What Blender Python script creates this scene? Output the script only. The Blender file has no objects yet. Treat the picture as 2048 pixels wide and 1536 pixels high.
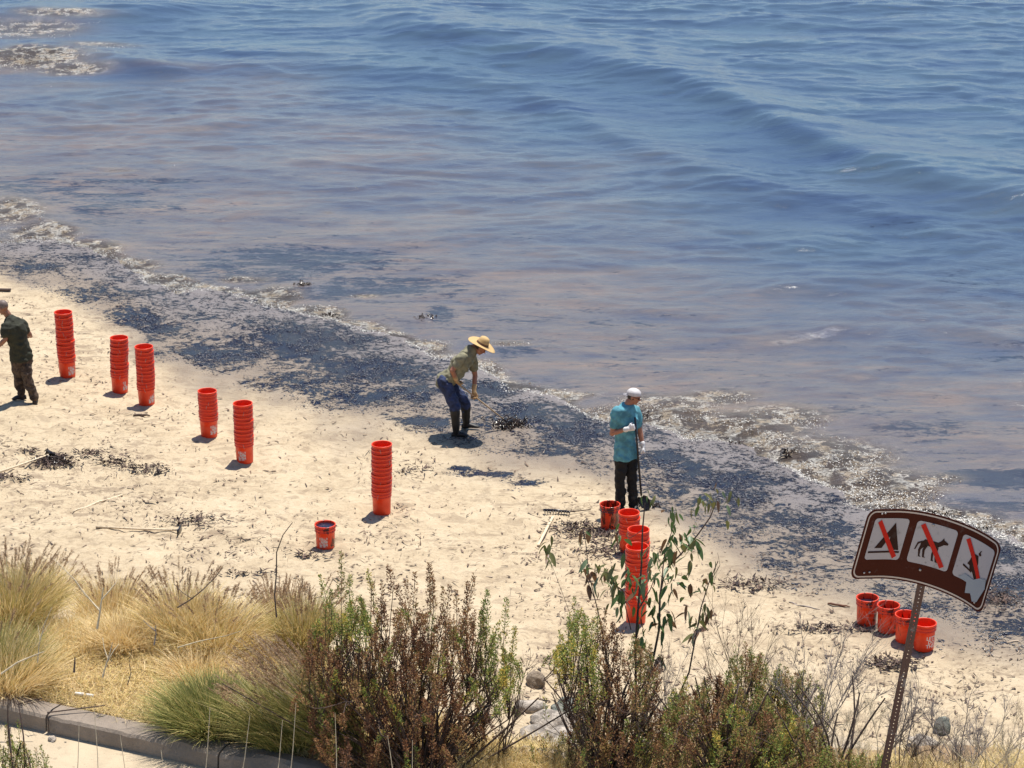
import bpy, bmesh, math, random
import numpy as np
from mathutils import Vector, Matrix
random.seed(7); rng = np.random.default_rng(11)
S = bpy.context.scene
COL = S.collection
# ---------------------------------------------------------------- camera, sky, sun, exposure
CAM_H = 14.4; PITCH = math.radians(19.0); F = 5280.0
cam_d = bpy.data.cameras.new('camera'); cam = bpy.data.objects.new('camera', cam_d); COL.objects.link(cam)
cam_d.sensor_width = 36.0; cam_d.lens = 36.0 * F / 2048.0
cam_d.clip_start = 0.5; cam_d.clip_end = 20000
cam.location = (0, 0, CAM_H); cam.rotation_euler = (math.pi/2 - PITCH, 0, 0)
S.camera = cam
SUN = Vector((0.13, 0.27, 0.954)).normalized()        # towards the sun: high, ahead of the camera, a little right
w = bpy.data.worlds.new('World'); S.world = w; w.use_nodes = True
wn = w.node_tree; bg = wn.nodes['Background']
sky = wn.nodes.new('ShaderNodeTexSky'); sky.sky_type = 'NISHITA'; sky.sun_disc = False
sky.sun_elevation = math.asin(SUN.z); sky.sun_rotation = math.atan2(SUN.x, SUN.y)
sky.air_density = 1.0; sky.dust_density = 0.15; sky.ozone_density = 4.0
wn.links.new(sky.outputs[0], bg.inputs[0]); bg.inputs[1].default_value = 0.10
sl = bpy.data.lights.new('sun', 'SUN'); sl.energy = 5.0; sl.angle = math.radians(0.53); sl.color = (1.0, 0.95, 0.87)
so = bpy.data.objects.new('sun', sl); COL.objects.link(so)
so.rotation_euler = SUN.to_track_quat('Z', 'Y').to_euler(); so.location = (0, 0, 60)
S.view_settings.view_transform = 'Standard'; S.view_settings.look = 'None'
S.view_settings.gamma = 1.0; S.view_settings.use_curve_mapping = False
S.view_settings.exposure = 0.48
# ---------------------------------------------------------------- placing helpers
sp, cp = math.sin(PITCH), math.cos(PITCH)
def ray(px, py):
    u = (px-1024)/F; v = (py-768)/F
    return np.array([u, cp - v*sp, -(sp + v*cp)])
def PZ(px, py, z=0.0):                                  # the spot seen at a pixel at height z
    d = ray(px, py); t = (CAM_H - z)/-d[2]
    return Vector((d[0]*t, d[1]*t, z))
def PD(px, py, depth):
    d = ray(px, py)*depth
    return Vector((d[0], d[1], CAM_H + d[2]))
def topix(X, Y, Z):
    X, Y, Z = np.asarray(X, float), np.asarray(Y, float), np.asarray(Z, float)-CAM_H
    dep = Y*cp - Z*sp; v = (-Z*cp - Y*sp)/dep; u = X/dep
    return 1024+F*u, 768+F*v
def smooth(a, b, x):
    t = np.clip((x-a)/(b-a), 0, 1); return t*t*(3-2*t)
# value noise
_T = rng.random((256, 256))
def vnoise(x, y):
    xi = np.floor(x).astype(int); yi = np.floor(y).astype(int)
    fx = x-xi; fy = y-yi; fx = fx*fx*(3-2*fx); fy = fy*fy*(3-2*fy)
    a = _T[xi % 256, yi % 256]; b = _T[(xi+1) % 256, yi % 256]; c = _T[xi % 256, (yi+1) % 256]; d = _T[(xi+1) % 256, (yi+1) % 256]
    return (a*(1-fx)+b*fx)*(1-fy) + (c*(1-fx)+d*fx)*fy
def fbm(x, y, o=4):
    s = 0; a = .5; t = 0
    for i in range(o):
        s = s + a*vnoise(x*2**i+17.3*i, y*2**i+9.1*i); t += a; a *= .5
    return s/t
# ---------------------------------------------------------------- shoreline and terrain
SH = [(-60, 470), (0, 487), (130, 490), (230, 528), (340, 585), (470, 600), (560, 610), (690, 662), (820, 700), (950, 748), (1050, 792), (1180, 838), (1290, 850), (1360, 890), (1460, 895), (1560, 945), (1690, 1005), (1800, 1040), (1950, 1068), (2048, 1105), (2120, 1135)]
LO = [(-60, 540), (0, 560), (100, 590), (240, 650), (300, 725), (400, 768), (560, 808), (700, 858), (890, 888), (1060, 935), (1200, 965), (1300, 1015), (1430, 1110), (1600, 1190), (1800, 1262), (1950, 1290), (2048, 1325), (2120, 1350)]
def poly(pts): a = np.array([PZ(px, py)[:2] for px, py in pts]); return a[:, 0], a[:, 1]
shx, shy = poly(SH); lox, loy = poly(LO)
def ext(x, xs, ys, m):
    y = np.interp(x, xs, ys)
    return y + np.where(x < xs[0], (x-xs[0])*m, 0) + np.where(x > xs[-1], (x-xs[-1])*m, 0)
def sdist(x, y):
    return (y - ext(x, shx, shy, -0.8))*0.75 + (fbm(x*1.3, y*1.3, 4)-.5)*0.9
def hbeach(x, y):
    x = np.asarray(x, float); y = np.asarray(y, float)
    sd = sdist(x, y); far = (ext(x, shx, shy, -0.8)-y)*0.75
    base = np.where(sd < 0, 0.022*np.clip(-sd, 0, 25), -0.07*np.clip(sd, 0, 60))
    dry = smooth(2.2, 4.5, far)
    n = (fbm(x*0.6, y*0.6, 3)-.5)*0.10 + dry*((fbm(x*3.1, y*3.1, 3)-.5)*0.08 + (fbm(x*7+3, y*7, 2)-.5)*0.075) + (1-dry)*(fbm(x*5+3, y*5, 3)-.5)*0.03
    return base + n*smooth(-0.3, 1.5, -sd)
Z_T = 4.05
ED = [(-400, 1215), (0, 1225), (300, 1262), (600, 1285), (800, 1380), (1000, 1505), (1300, 1560), (2048, 1590), (2500, 1600)]
_e = np.array([PZ(px, py, Z_T)[:2] for px, py in ED]); edx, edy = _e[:, 0], _e[:, 1]
K0 = PZ(0, 1445, 3.9); K1 = PZ(403, 1534, 3.9)          # foot of the kerb
kd = (K1-K0).normalized(); kn = Vector((-kd.y, kd.x, 0))
if kn.y < 0: kn = -kn
def kside(x, y): return (x-K0.x)*kn.x + (y-K0.y)*kn.y
def hbluff(x, y):
    x = np.asarray(x, float); y = np.asarray(y, float)
    e = ext(x, edx, edy, 0.0)
    tn = np.interp(x, [-4, -0.8, 0.3, 2], [0.80, 0.75, 0.47, 0.452])
    h = np.where(y < e, Z_T - 0.0*(e-y), Z_T-(y-e)*tn)
    n = (fbm(x*1.1+5, y*1.1, 4)-.5)
    h = h + n*np.where(y < e, 0.14, 0.5) * smooth(0.2, 0.8, kside(x, y)-0.2)
    k = kside(x, y)
    h = np.where(k < 0.26, 3.80, h)
    return h
def ground(x, y):
    return float(max(hbeach(x, y), hbluff(x, y)))
def G(px, py, z0=0.2):                                  # the spot on the beach seen at a pixel
    z = z0
    for _ in range(6):
        p = PZ(px, py, z); z = float(hbeach(p.x, p.y))
    p = PZ(px, py, z); return p
def GT(px, py):
    z = Z_T
    for _ in range(6):
        p = PZ(px, py, z); z = float(hbluff(p.x, p.y))
    return PZ(px, py, z)
# ---------------------------------------------------------------- object helpers
def tag(o, label=None, cat=None, group=None, kind=None):
    if label: o['label'] = label
    if cat: o['category'] = cat
    if group: o['group'] = group
    if kind: o['kind'] = kind
    return o
def link(name, me, mat=None, parent=None, smooth_=False):
    o = bpy.data.objects.new(name, me); COL.objects.link(o)
    if mat is not None and len(me.materials) == 0: me.materials.append(mat)
    if parent is not None: o.parent = parent
    if smooth_: me.polygons.foreach_set('use_smooth', [True]*len(me.polygons))
    return o
def empty(name, loc, label, cat, group=None, rz=0.0):
    o = bpy.data.objects.new(name, None); COL.objects.link(o); o.location = loc; o.rotation_euler[2] = rz
    o.empty_display_size = 0.1
    return tag(o, label, cat, group)
def npmesh(name, V, Q, attrs=None):
    me = bpy.data.meshes.new(name); V = np.asarray(V, np.float32); Q = np.asarray(Q, np.int32); k = Q.shape[1]
    me.vertices.add(len(V)); me.vertices.foreach_set('co', V.ravel())
    me.loops.add(Q.size); me.loops.foreach_set('vertex_index', Q.ravel())
    me.polygons.add(len(Q)); me.polygons.foreach_set('loop_start', np.arange(0, Q.size, k, dtype=np.int32))
    me.polygons.foreach_set('loop_total', np.full(len(Q), k, np.int32))
    me.update(calc_edges=True)
    for n, a in (attrs or {}).items():
        at = me.attributes.new(n, 'FLOAT', 'POINT'); at.data.foreach_set('value', np.asarray(a, np.float32).ravel())
    return me
def gridmesh(name, xs, ys, hf, attrs=None):
    X, Y = np.meshgrid(xs, ys); Z = hf(X, Y)
    V = np.stack([X.ravel(), Y.ravel(), Z.ravel()], 1)
    nx, ny = len(xs), len(ys); i = np.arange(nx*ny).reshape(ny, nx)
    Q = np.stack([i[:-1, :-1].ravel(), i[:-1, 1:].ravel(), i[1:, 1:].ravel(), i[1:, :-1].ravel()], 1)
    A = {k: f(X, Y).ravel() for k, f in (attrs or {}).items()}
    me = npmesh(name, V, Q, A); me.polygons.foreach_set('use_smooth', [True]*len(Q)); return me
def axis(a, b, step, lo, hi, n=14):
    mid = np.arange(a, b, step)
    l = a - np.geomspace(step, a-lo, n)[::-1] if lo < a else []
    h = mid[-1] + np.geomspace(step, hi-mid[-1], n) if hi > b else []
    return np.concatenate([l, mid, h])
# ---------------------------------------------------------------- material helpers
class NT:
    def __init__(s, name):
        s.m = bpy.data.materials.new(name); s.m.use_nodes = True; s.t = s.m.node_tree
        s.b = s.t.nodes['Principled BSDF']
    def n(s, typ, props=None, **inp):
        d = s.t.nodes.new('ShaderNode'+typ)
        for k, v in (props or {}).items(): setattr(d, k, v)
        for k, v in inp.items(): s.set(d, k, v)
        return d
    def set(s, d, k, v):
        k2 = k.replace('_', ' ') if isinstance(k, str) else k
        sock = d.inputs[int(k[1:])] if isinstance(k, str) and k[0] == 'i' and k[1:].isdigit() else d.inputs[k2]
        if hasattr(v, 'is_output') or isinstance(v, bpy.types.NodeSocket): s.t.links.new(v, sock)
        elif isinstance(v, tuple) and len(v) == 3 and len(getattr(sock, 'default_value', (0, 0, 0))) == 4: sock.default_value = (*v, 1)
        else: sock.default_value = v
    def math(s, op, a, b=0.0, clamp=False):
        d = s.t.nodes.new('ShaderNodeMath'); d.operation = op; d.use_clamp = clamp
        s.set(d, 'i0', a); s.set(d, 'i1', b); return d.outputs[0]
    def mix(s, f, a, b):
        d = s.t.nodes.new('ShaderNodeMix'); d.data_type = 'RGBA'
        s.set(d, 'i0', f); s.set(d, 'i6', a if not isinstance(a, tuple) else (*a, 1)); s.set(d, 'i7', b if not isinstance(b, tuple) else (*b, 1)); return d.outputs[2]
    def attr(s, name): return s.n('Attribute', {'attribute_name': name}).outputs['Fac']
    def co(s, sc=(1, 1, 1)):
        g = s.n('NewGeometry').outputs['Position']; mp = s.n('Mapping', None, Vector=g); mp.inputs['Scale'].default_value = sc
        return mp.outputs[0]
    def obj(s, sc=(1, 1, 1)):
        g = s.n('TexCoord').outputs['Object']; mp = s.n('Mapping', None, Vector=g); mp.inputs['Scale'].default_value = sc
        return mp.outputs[0]
    def noise(s, vec, scale, detail=4, rough=.5, dist=0.0):
        return s.n('TexNoise', None, Vector=vec, Scale=scale, Detail=detail, Roughness=rough, Distortion=dist).outputs['Fac']
    def step(s, x, a, b):
        return s.n('MapRange', {'interpolation_type': 'SMOOTHSTEP'}, Value=x, From_Min=a, From_Max=b).outputs[0]
    def ramp(s, f, stops):
        d = s.t.nodes.new('ShaderNodeValToRGB'); s.set(d, 'i0', f); e = d.color_ramp.elements
        while len(e) < len(stops): e.new(0.5)
        for q, (p, c) in zip(e, stops): q.position = p; q.color = (*c, 1)
        return d.outputs[0]
    def bump(s, h, strength=.5, dist=.02, normal=None):
        d = s.n('Bump', None, Height=h, Strength=strength, Distance=dist)
        if normal is not None: s.set(d, 'Normal', normal)
        return d.outputs[0]
    def out(s, **k):
        for a, v in k.items(): s.set(s.b, a, v)
        return s.m
def simple(name, col, rough=.6, var=.25, scale=20, bump=.0, **k):
    t = NT(name); v = t.obj(); n = t.noise(v, scale, 5, .6)
    dark = tuple(c*(1-var) for c in col); lite = tuple(min(1, c*(1+var)) for c in col)
    c = t.mix(t.step(n, .3, .7), dark, lite)
    a = dict(Base_Color=c, Roughness=rough); a.update(k)
    if bump: a['Normal'] = t.bump(t.noise(v, scale*3, 4), bump, .01)
    return t.out(**a)
# ---------------------------------------------------------------- ground attribute maps (dirt, oil, foam as they lie in the place)
def blobs(px, py, L):
    r = np.zeros_like(px)
    for (x, y, wx, wy, s) in L: r = np.maximum(r, s*np.exp(-(((px-x)/wx)**2+((py-y)/wy)**2)**1.5)) if s > 0 else r + s*np.exp(-(((px-x)/wx)**2+((py-y)/wy)**2)**1.5)
    return r
def band(X, Y):
    s = ext(X, shx, shy, -.8); l = ext(X, lox, loy, -.8); t = (s-Y)/np.maximum(s-l, .2)     # 0 waterline, 1 lower limit
    return t
OIL = [(80, 535, 60, 8, .9), (40, 505, 60, 10, -.5), (300, 648, 75, 30, .95), (420, 712, 60, 22, 1.), (520, 700, 90, 30, .8), (610, 690, 130, 45, .9), (420, 635, 95, 18, -1.2), (150, 510, 120, 12, -.6),
       (600, 775, 120, 30, .55), (760, 745, 120, 30, .85), (720, 800, 90, 20, .75), (540, 740, 60, 14, -.6), (830, 790, 60, 20, .6), (850, 850, 50, 12, .8), (980, 780, 60, 18, .95), (1050, 830, 60, 26, .95),
       (1150, 860, 70, 35, .95), (1150, 820, 50, 12, .8), (860, 715, 30, 14, -.8), (990, 870, 55, 18, -.9), (1120, 905, 60, 10, .6), (1350, 930, 60, 30, .8), (1400, 905, 40, 14, -.6), (1450, 965, 100, 22, .85), (1340, 985, 45, 15, .6),
       (1500, 1000, 90, 22, .8), (1640, 1010, 100, 18, -1.3), (1560, 1045, 80, 14, .55), (1600, 1100, 60, 20, .6), (1690, 1060, 40, 22, .7), (1980, 1110, 90, 30, .95), (1560, 1140, 80, 16, .5), (1830, 1225, 80, 12, .6), (2020, 1175, 60, 30, .7), (2030, 1270, 40, 20, .8),
       (1620, 1185, 50, 20, .7), (980, 957, 80, 9, 2.2), (1045, 975, 40, 11, 2.2), (915, 948, 34, 7, 2.0), (230, 590, 90, 12, .6), (960, 610, 10, 5, .1)]
def a_oil(X, Y):
    px, py = topix(X, Y, 0*X); t = band(X, Y)
    base = smooth(-.25, -.02, t)*(1-smooth(.85, 1.08, t + (fbm(X*.9, Y*.9, 3)-.5)*.6))*.42
    return np.clip(base + blobs(px, py, OIL)*.34*(smooth(-.2, .0, t)), -.3, 1.3)
def a_wet(X, Y):
    t = band(X, Y) + (fbm(X*1.2+40, Y*.6, 4)-.5)*.6
    px, py = topix(X, Y, 0*X)
    return np.clip(1-smooth(.75, 1.35, t), 0, 1) + .45*blobs(px, py, [(1060, 940, 180, 35, 1.)])
def a_deb(X, Y):
    px, py = topix(X, Y, 0*X); t = band(X, Y)
    return np.clip(.50*smooth(.7, 1.1, t) + blobs(px, py, [(60, 960, 300, 70, .5), (200, 1010, 200, 60, .6), (260, 925, 120, 30, .5), (1180, 1090, 110, 35, .8), (1650, 1260, 160, 25, .7), (1830, 1360, 140, 25, .6), (500, 1080, 200, 40, .5), (1980, 1380, 80, 40, .5), (1100, 1330, 100, 60, .5), (130, 690, 200, 60, .4), (1150, 1020, 300, 15, .4)]), 0, 1)
# ---------------------------------------------------------------- sand
def mat_sand():
    t = NT('beach_sand'); v = t.co()
    n1 = t.noise(v, 1.3, 5, .6); n2 = t.noise(v, 14, 6, .65); n3 = t.noise(v, 60, 4, .6)
    dry = t.ramp(t.math('ADD', t.math('MULTIPLY', n1, .5), t.math('MULTIPLY', n2, .5)), [(.28, (.30, .225, .145)), (.48, (.46, .365, .24)), (.72, (.56, .455, .315))])
    wet = t.ramp(n1, [(.3, (.185, .145, .108)), (.7, (.26, .205, .15))])
    wet = t.mix(t.step(t.attr('shore'), .75, .1), wet, (.175, .155, .150))
    c = t.mix(t.attr('wet'), dry, wet)
    # small dark shreds of weed, chips and tar flecks
    vs = t.co((1, .8, 1)); deb = t.attr('deb')
    s1 = t.noise(vs, 9, 5, .7, .8); s2 = t.noise(vs, 26, 4, .65, .5)
    k1 = t.step(s1, t_sub(t, .70, deb, .11), t_sub(t, .735, deb, .11)); k2 = t.step(s2, t_sub(t, .69, deb, .07), t_sub(t, .73, deb, .07))
    k = t.math('MULTIPLY', t.math('MAXIMUM', k1, k2), .8)
    c = t.mix(k, c, (.10, .07, .055))
    c = t.mix(t.math('MULTIPLY', t.math('MULTIPLY', t.step(t.noise(t.co((.7, 1, 1)), 4.5, 6, .7, .7), .50, .62), .42), t.math('ADD', .35, deb)), c, (.16, .11, .075))
    # oil: patches broken up at several sizes
    oa = t.attr('oil')
    o1 = t.noise(t.co((.8, .8, 1)), 2.2, 8, .68, 1.2)
    o2 = t.noise(t.co((.75, .9, 1)), 13, 7, .74, .9)
    on = t.math('ADD', t.math('MULTIPLY', o1, .42), t.math('MULTIPLY', o2, .58))
    th = t.math('SUBTRACT', .665, t.math('MULTIPLY', oa, .31))
    d = t.math('SUBTRACT', on, th)
    ok = t.step(d, -.008, .012)
    film = t.math('MULTIPLY', t.step(d, -.10, .0), .35)
    c = t.mix(film, c, (.10, .085, .085))
    c = t.mix(ok, c, (.013, .014, .050))  # near-black oil; its blue is sky reflection put into the base colour
    rough = t.math('ADD', t.math('MULTIPLY', t.attr('wet'), -.35), .92)
    rough = t.math('ADD', t.math('MULTIPLY', rough, t.math('SUBTRACT', 1, ok)), t.math('MULTIPLY', ok, .24))
    b1 = t.bump(t.math('ADD', t.math('MULTIPLY', n2, 1.0), t.math('MULTIPLY', n3, .3)), .8, .03)
    crinkle = t.noise(v, 26, 5, .7)
    b2 = t.bump(t.math('ADD', t.math('MULTIPLY', ok, .25), t.math('MULTIPLY', t.math('MULTIPLY', crinkle, ok), 2.0)), 1.0, .07, b1)
    return t.out(Base_Color=c, Roughness=rough, Normal=b2, Specular_IOR_Level=t.math('ADD', .25, t.math('MULTIPLY', ok, .55)))
def t_sub(t, a, attr, k): return t.math('SUBTRACT', a, t.math('MULTIPLY', attr, k))
xs = axis(-12.5, 9.5, .075, -900, 900); ys = axis(27.0, 54, .075, -60, 120, 8)
beach = link('beach', gridmesh('beach', xs, ys, hbeach, {'oil': a_oil, 'wet': a_wet, 'deb': a_deb, 'shore': band}), mat_sand()); tag(beach, kind='structure')
# ---------------------------------------------------------------- sea
CR = [  # crests of the swell: pixels, height, width of the face and of the back (m)
    ([(700, 35), (860, 62), (1024, 92), (1174, 122), (1344, 160), (1449, 203), (1574, 262), (1674, 303), (1874, 365), (2048, 400), (2300, 470)], .27, 1.5, 3.2),
    ([(360, 122), (470, 138), (600, 128), (720, 132), (900, 150), (1100, 210), (1260, 290), (1400, 340), (1600, 400)], .11, 1.0, 2.0),
    ([(1300, 380), (1500, 372), (1700, 400), (1900, 470), (2100, 520)], .09, .9, 1.6),
    ([(-100, 40), (60, 28), (150, 30), (260, 30), (420, 14)], .22, .9, 1.6),
    ([(-100, 118), (60, 112), (190, 118), (300, 136), (420, 150)], .20, .9, 1.5),
    ([(150, 265), (330, 262), (480, 240), (640, 250)], .05, .7, 1.2),
    ([(100, 350), (300, 330), (520, 352), (700, 345)], .045, .6, 1.2),
    ([(-60, 398), (20, 405), (70, 440), (130, 470), (220, 500), (330, 560)], .10, .5, .9),
    ([(1290, 820), (1420, 845), (1520, 870), (1620, 930), (1740, 975), (1850, 1010), (2060, 1060)], .07, .5, 1.3),
    ([(1400, 780), (1560, 800), (1720, 830), (1900, 880), (2060, 900)], .045, .5, 1.0),
]
_w = []
for i in range(64):
    lam = .34*1.05**i if i < 44 else .5+2.6*rng.random()
    th = rng.normal(-.05 if lam > 1.2 else .05, .42); k = 2*math.pi/lam
    _w.append((k*math.sin(th), k*math.cos(th), .0068*lam**.95/2.0*(1 if lam < 1.2 else .55), rng.random()*6.28))
def hsea(X, Y, full=True):
    sd = sdist(X, Y); z = np.zeros_like(X)
    dm = smooth(-.1, 7, sd)*.8+.12
    near = (Y < 140) & (np.abs(X) < 60)
    wx = X + 1.2*(fbm(X*.25, Y*.25, 3)-.5)*2; wy = Y + 1.0*(fbm(X*.3+31, Y*.3, 3)-.5)*2
    patch = .55 + .85*fbm(X*.22+9, Y*.22, 3)
    for kx, ky, a, ph in _w:
        q = np.sin(kx*wx+ky*wy+ph); z = z + a*(q + .25*np.cos(2*(kx*wx+ky*wy+ph)))
    z = z*dm*patch
    for pts, A, wf, wb in CR:
        P = np.array([PZ(a, b)[:2] for a, b in pts]); yc = np.interp(X, P[:, 0], P[:, 1]); d = Y-yc
        fade = smooth(P[0, 0]-.5, P[0, 0]+2, X)*(1-smooth(P[-1, 0]-2, P[-1, 0]+.5, X))
        z = z + A*fade*np.where(d < 0, np.exp(-(d/wf)**2), np.exp(-(d/wb)**2))
    f = a_foam(X, Y)
    z = z + f*f*(fbm(X*5, Y*5, 3)-.5)*.09 + f*(np.abs(fbm(X*2.5+8, Y*4, 2)-.5))*-.08
    z = z*smooth(-.3, 1.2, sd)
    z = np.where(near, z, 0)
    lip = .035*smooth(-.12, .15, sd) - .05
    return z + lip + .03*smooth(0, 1.5, sd)
FO = [(1340, 835, 120, 42, .95), (1480, 870, 150, 52, 1.), (1560, 840, 110, 32, .8), (1650, 920, 150, 52, 1.), (1770, 980, 120, 42, .95), (1420, 800, 110, 20, .7), (1880, 960, 60, 12, .6), (1900, 1040, 120, 20, .85), (2030, 1060, 60, 20, .9),
      (30, 425, 70, 28, .9), (90, 465, 80, 18, .95), (190, 500, 60, 16, .9), (270, 530, 60, 12, .95), (340, 560, 50, 14, .9), (430, 585, 60, 12, .85), (560, 590, 50, 18, .95), (640, 625, 60, 16, .85), (720, 655, 60, 14, .9), (790, 680, 40, 16, .9), (730, 592, 30, 5, .8), (490, 560, 60, 7, .7),
      (870, 690, 40, 12, .7), (970, 740, 40, 20, .8), (1030, 780, 50, 16, .9), (1090, 810, 40, 10, .9), (1020, 688, 50, 7, .7), (1150, 790, 60, 8, .6), (1210, 820, 40, 14, .7), (1290, 800, 70, 14, .7),
      (60, 60, 130, 22, .7), (120, 36, 110, 7, .7), (60, 120, 130, 22, .95), (150, 140, 90, 12, .8), (130, 172, 100, 7, .35), (350, 140, 100, 6, .35), (200, 95, 90, 10, .6), (370, 262, 50, 5, .35), (320, 330, 60, 3, .35), (240, 345, 40, 4, .5), (655, 425, 12, 4, .5)]
def a_foam(X, Y):
    px, py = topix(X, Y, 0*X); sd = sdist(X, Y)
    return np.clip(blobs(px, py, FO)*(.75+.5*fbm(X*.8, Y*.8, 3)) + .75*np.exp(-((sd-.22)/.28)**2)*smooth(-60, -20, px), 0, 1)
SL = [(620, 520, 210, 32, .62), (500, 545, 200, 25, .5), (760, 575, 170, 26, .58), (620, 590, 120, 14, .7), (200, 400, 260, 40, .35), (60, 375, 150, 18, .5), (370, 230, 60, 6, .5), (280, 365, 200, 7, .6), (880, 630, 30, 20, .8), (960, 620, 40, 8, .3),
      (1900, 780, 0.1, .1, 0), (1640, 830, 60, 12, .5), (1830, 860, 120, 16, .5), (2000, 960, 120, 20, .95), (1960, 1020, 120, 20, .6), (1250, 640, 200, 20, .2), (2030, 700, 100, 40, .45), (1960, 560, 180, 60, .6), (1800, 470, 200, 40, .6), (1150, 480, 200, 20, .25), (560, 215, 160, 30, .5), (640, 255, 120, 15, .5), (160, 8, 220, 10, .9), (450, 75, 100, 10, .5), (250, 560, 60, 8, .5), (1040, 700, 60, 8, .4)]
def a_slick(X, Y):
    px, py = topix(X, Y, 0*X); return np.clip(blobs(px, py, SL), 0, 1)
def a_turb(X, Y):
    px, py = topix(X, Y, 0*X); sd = sdist(X, Y)
    t = 1-smooth(1, 19, sd + (fbm(X*.3, Y*.3, 3)-.5)*9)
    return np.clip(t*(1-.75*blobs(px, py, [(1700, 420, 500, 200, 1.), (600, 60, 500, 60, .8)])), 0, 1)
def a_sd(X, Y): return sdist(X, Y)
def mat_sea():
    t = NT('sea_water'); v = t.co(); vs = t.co((.45, 1, 1)); vl = t.co((.45, 1.0, 1))
    n = t.noise(t.co((.25, .9, 1)), .9, 6, .6, .6); n2 = t.noise(t.co((.3, 1, 1)), 5, 6, .65, .5)
    deep = t.ramp(n, [(.3, (.030, .052, .105)), (.7, (.055, .090, .125))])
    brown = t.ramp(t.math('ADD', t.math('MULTIPLY', n, .6), t.math('MULTIPLY', n2, .4)), [(.35, (.070, .070, .095)), (.5, (.125, .105, .100)), (.64, (.20, .145, .110))])
    c = t.mix(t.attr('turb'), deep, brown)
    # oil streaks on the surface
    o = t.math('ADD', t.math('MULTIPLY', t.noise(t.co((.35, 1.1, 1)), 3.2, 8, .7, .9), .6), t.math('MULTIPLY', t.noise(t.co((.5, 1.1, 1)), 15, 5, .7, .6), .4))
    sl = t.attr('slick')
    near = t.step(t.attr('sd'), 14, 1)
    th = t.math('SUBTRACT', .68, t.math('ADD', t.math('MULTIPLY', sl, .19), t.math('MULTIPLY', near, .12)))
    ok = t.step(t.math('SUBTRACT', o, th), -.035, .05)
    c = t.mix(t.math('MULTIPLY', ok, .85), c, (.012, .018, .038))
    # foam lace over churned brown water
    fa = t.attr('foam'); c = t.mix(t.math('MULTIPLY', fa, .7), c, (.20, .15, .11))
    f1 = t.noise(t.co((.6, 1.1, 1)), 9, 6, .68, 1.5); ridge = t.math('SUBTRACT', 1, t.math('MULTIPLY', t.math('ABSOLUTE', t.math('SUBTRACT', f1, .5)), 7.5), True)
    f2 = t.noise(v, 2.6, 4, .6)
    f = t.math('MULTIPLY', t.math('MULTIPLY', ridge, fa), t.step(f2, .40, .56))
    f = t.math('MULTIPLY', t.step(f, .27, .68), .92)
    foamc = t.mix(t.step(t.noise(v, 5, 3), .4, .6), (.78, .73, .64), (.58, .46, .32))
    c = t.mix(f, c, foamc)
    r0 = t.math('ADD', .10, t.math('MULTIPLY', near, .08))
    rough = t.math('ADD', r0, t.math('MULTIPLY', f, .30)); rough = t.math('ADD', rough, t.math('MULTIPLY', t.math('POWER', fa, 2), .14))
    h1 = t.noise(vl, 4.2, 5, .62, .5); h2 = t.noise(t.co((.6, 1, 1)), 13, 5, .68); h3 = t.noise(v, 34, 4, .6)
    b = t.bump(h1, .5, .034); b = t.bump(h2, .55, .019, b)
    fz = t.math('ADD', t.math('MULTIPLY', t.math('POWER', fa, 2.2), 2.6), t.math('MULTIPLY', near, .12))
    hh = t.math('MULTIPLY', t.math('ADD', h3, t.math('MULTIPLY', ridge, .3)), fz)
    b = t.bump(hh, 1.0, .045, b)
    return t.out(Base_Color=c, Roughness=rough, Normal=b, IOR=1.36)
xs = axis(-17.5, 17.5, .10, -3500, 3500, 22); ys = np.concatenate([np.arange(30, 56, .07), np.arange(56, 92, .085), 92+np.geomspace(.3, 5000, 40)])
sea = link('sea', gridmesh('sea', xs, ys, hsea, {'foam': a_foam, 'slick': a_slick, 'turb': a_turb, 'sd': a_sd}), mat_sea()); tag(sea, kind='structure')
# ---------------------------------------------------------------- bluff, kerb, path
def a_rock(X, Y):
    px, py = topix(X, Y, hbluff(X, Y)); return np.clip(blobs(px, py, [(1110, 1470, 90, 70, 1.), (1880, 1450, 60, 40, .8), (2040, 1470, 40, 60, 1.)]), 0, 1)
def mat_soil():
    t = NT('dry_soil'); v = t.co(); n = t.noise(v, 2.5, 6, .65); n2 = t.noise(v, 22, 5, .7)
    c = t.ramp(t.math('ADD', t.math('MULTIPLY', n, .5), t.math('MULTIPLY', n2, .5)), [(.3, (.12, .075, .042)), (.48, (.30, .19, .10)), (.7, (.48, .34, .20))])
    c = t.mix(t.math('MULTIPLY', t.attr('rock'), t.step(t.noise(v, 3, 5, .7), .40, .55)), c, (.36, .33, .29))
    c = t.mix(t.step(t.math('ADD', t.attr('foot'), t.math('MULTIPLY', t.math('SUBTRACT', n, .5), 1.6)), .3, .6), c, (.50, .40, .275))
    return t.out(Base_Color=c, Roughness=.95, Normal=t.bump(n2, 1., .05))
def hb2(X, Y):
    return hbluff(X, Y)
xs = axis(-7.5, 7.5, .08, -300, 300, 12); ys = np.concatenate([np.arange(12, 20, .25), np.arange(20, 31, .07), np.arange(31, 60, 1.0)])
def hb3(X, Y): return np.maximum(hbluff(X, Y), -3.0)
bluff = link('bluff', gridmesh('bluff', xs, ys, hb3, {'rock': a_rock, 'foot': lambda X, Y: 1-smooth(.3, 1.5, hbluff(X, Y))}), mat_soil()); tag(bluff, kind='structure')
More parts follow.
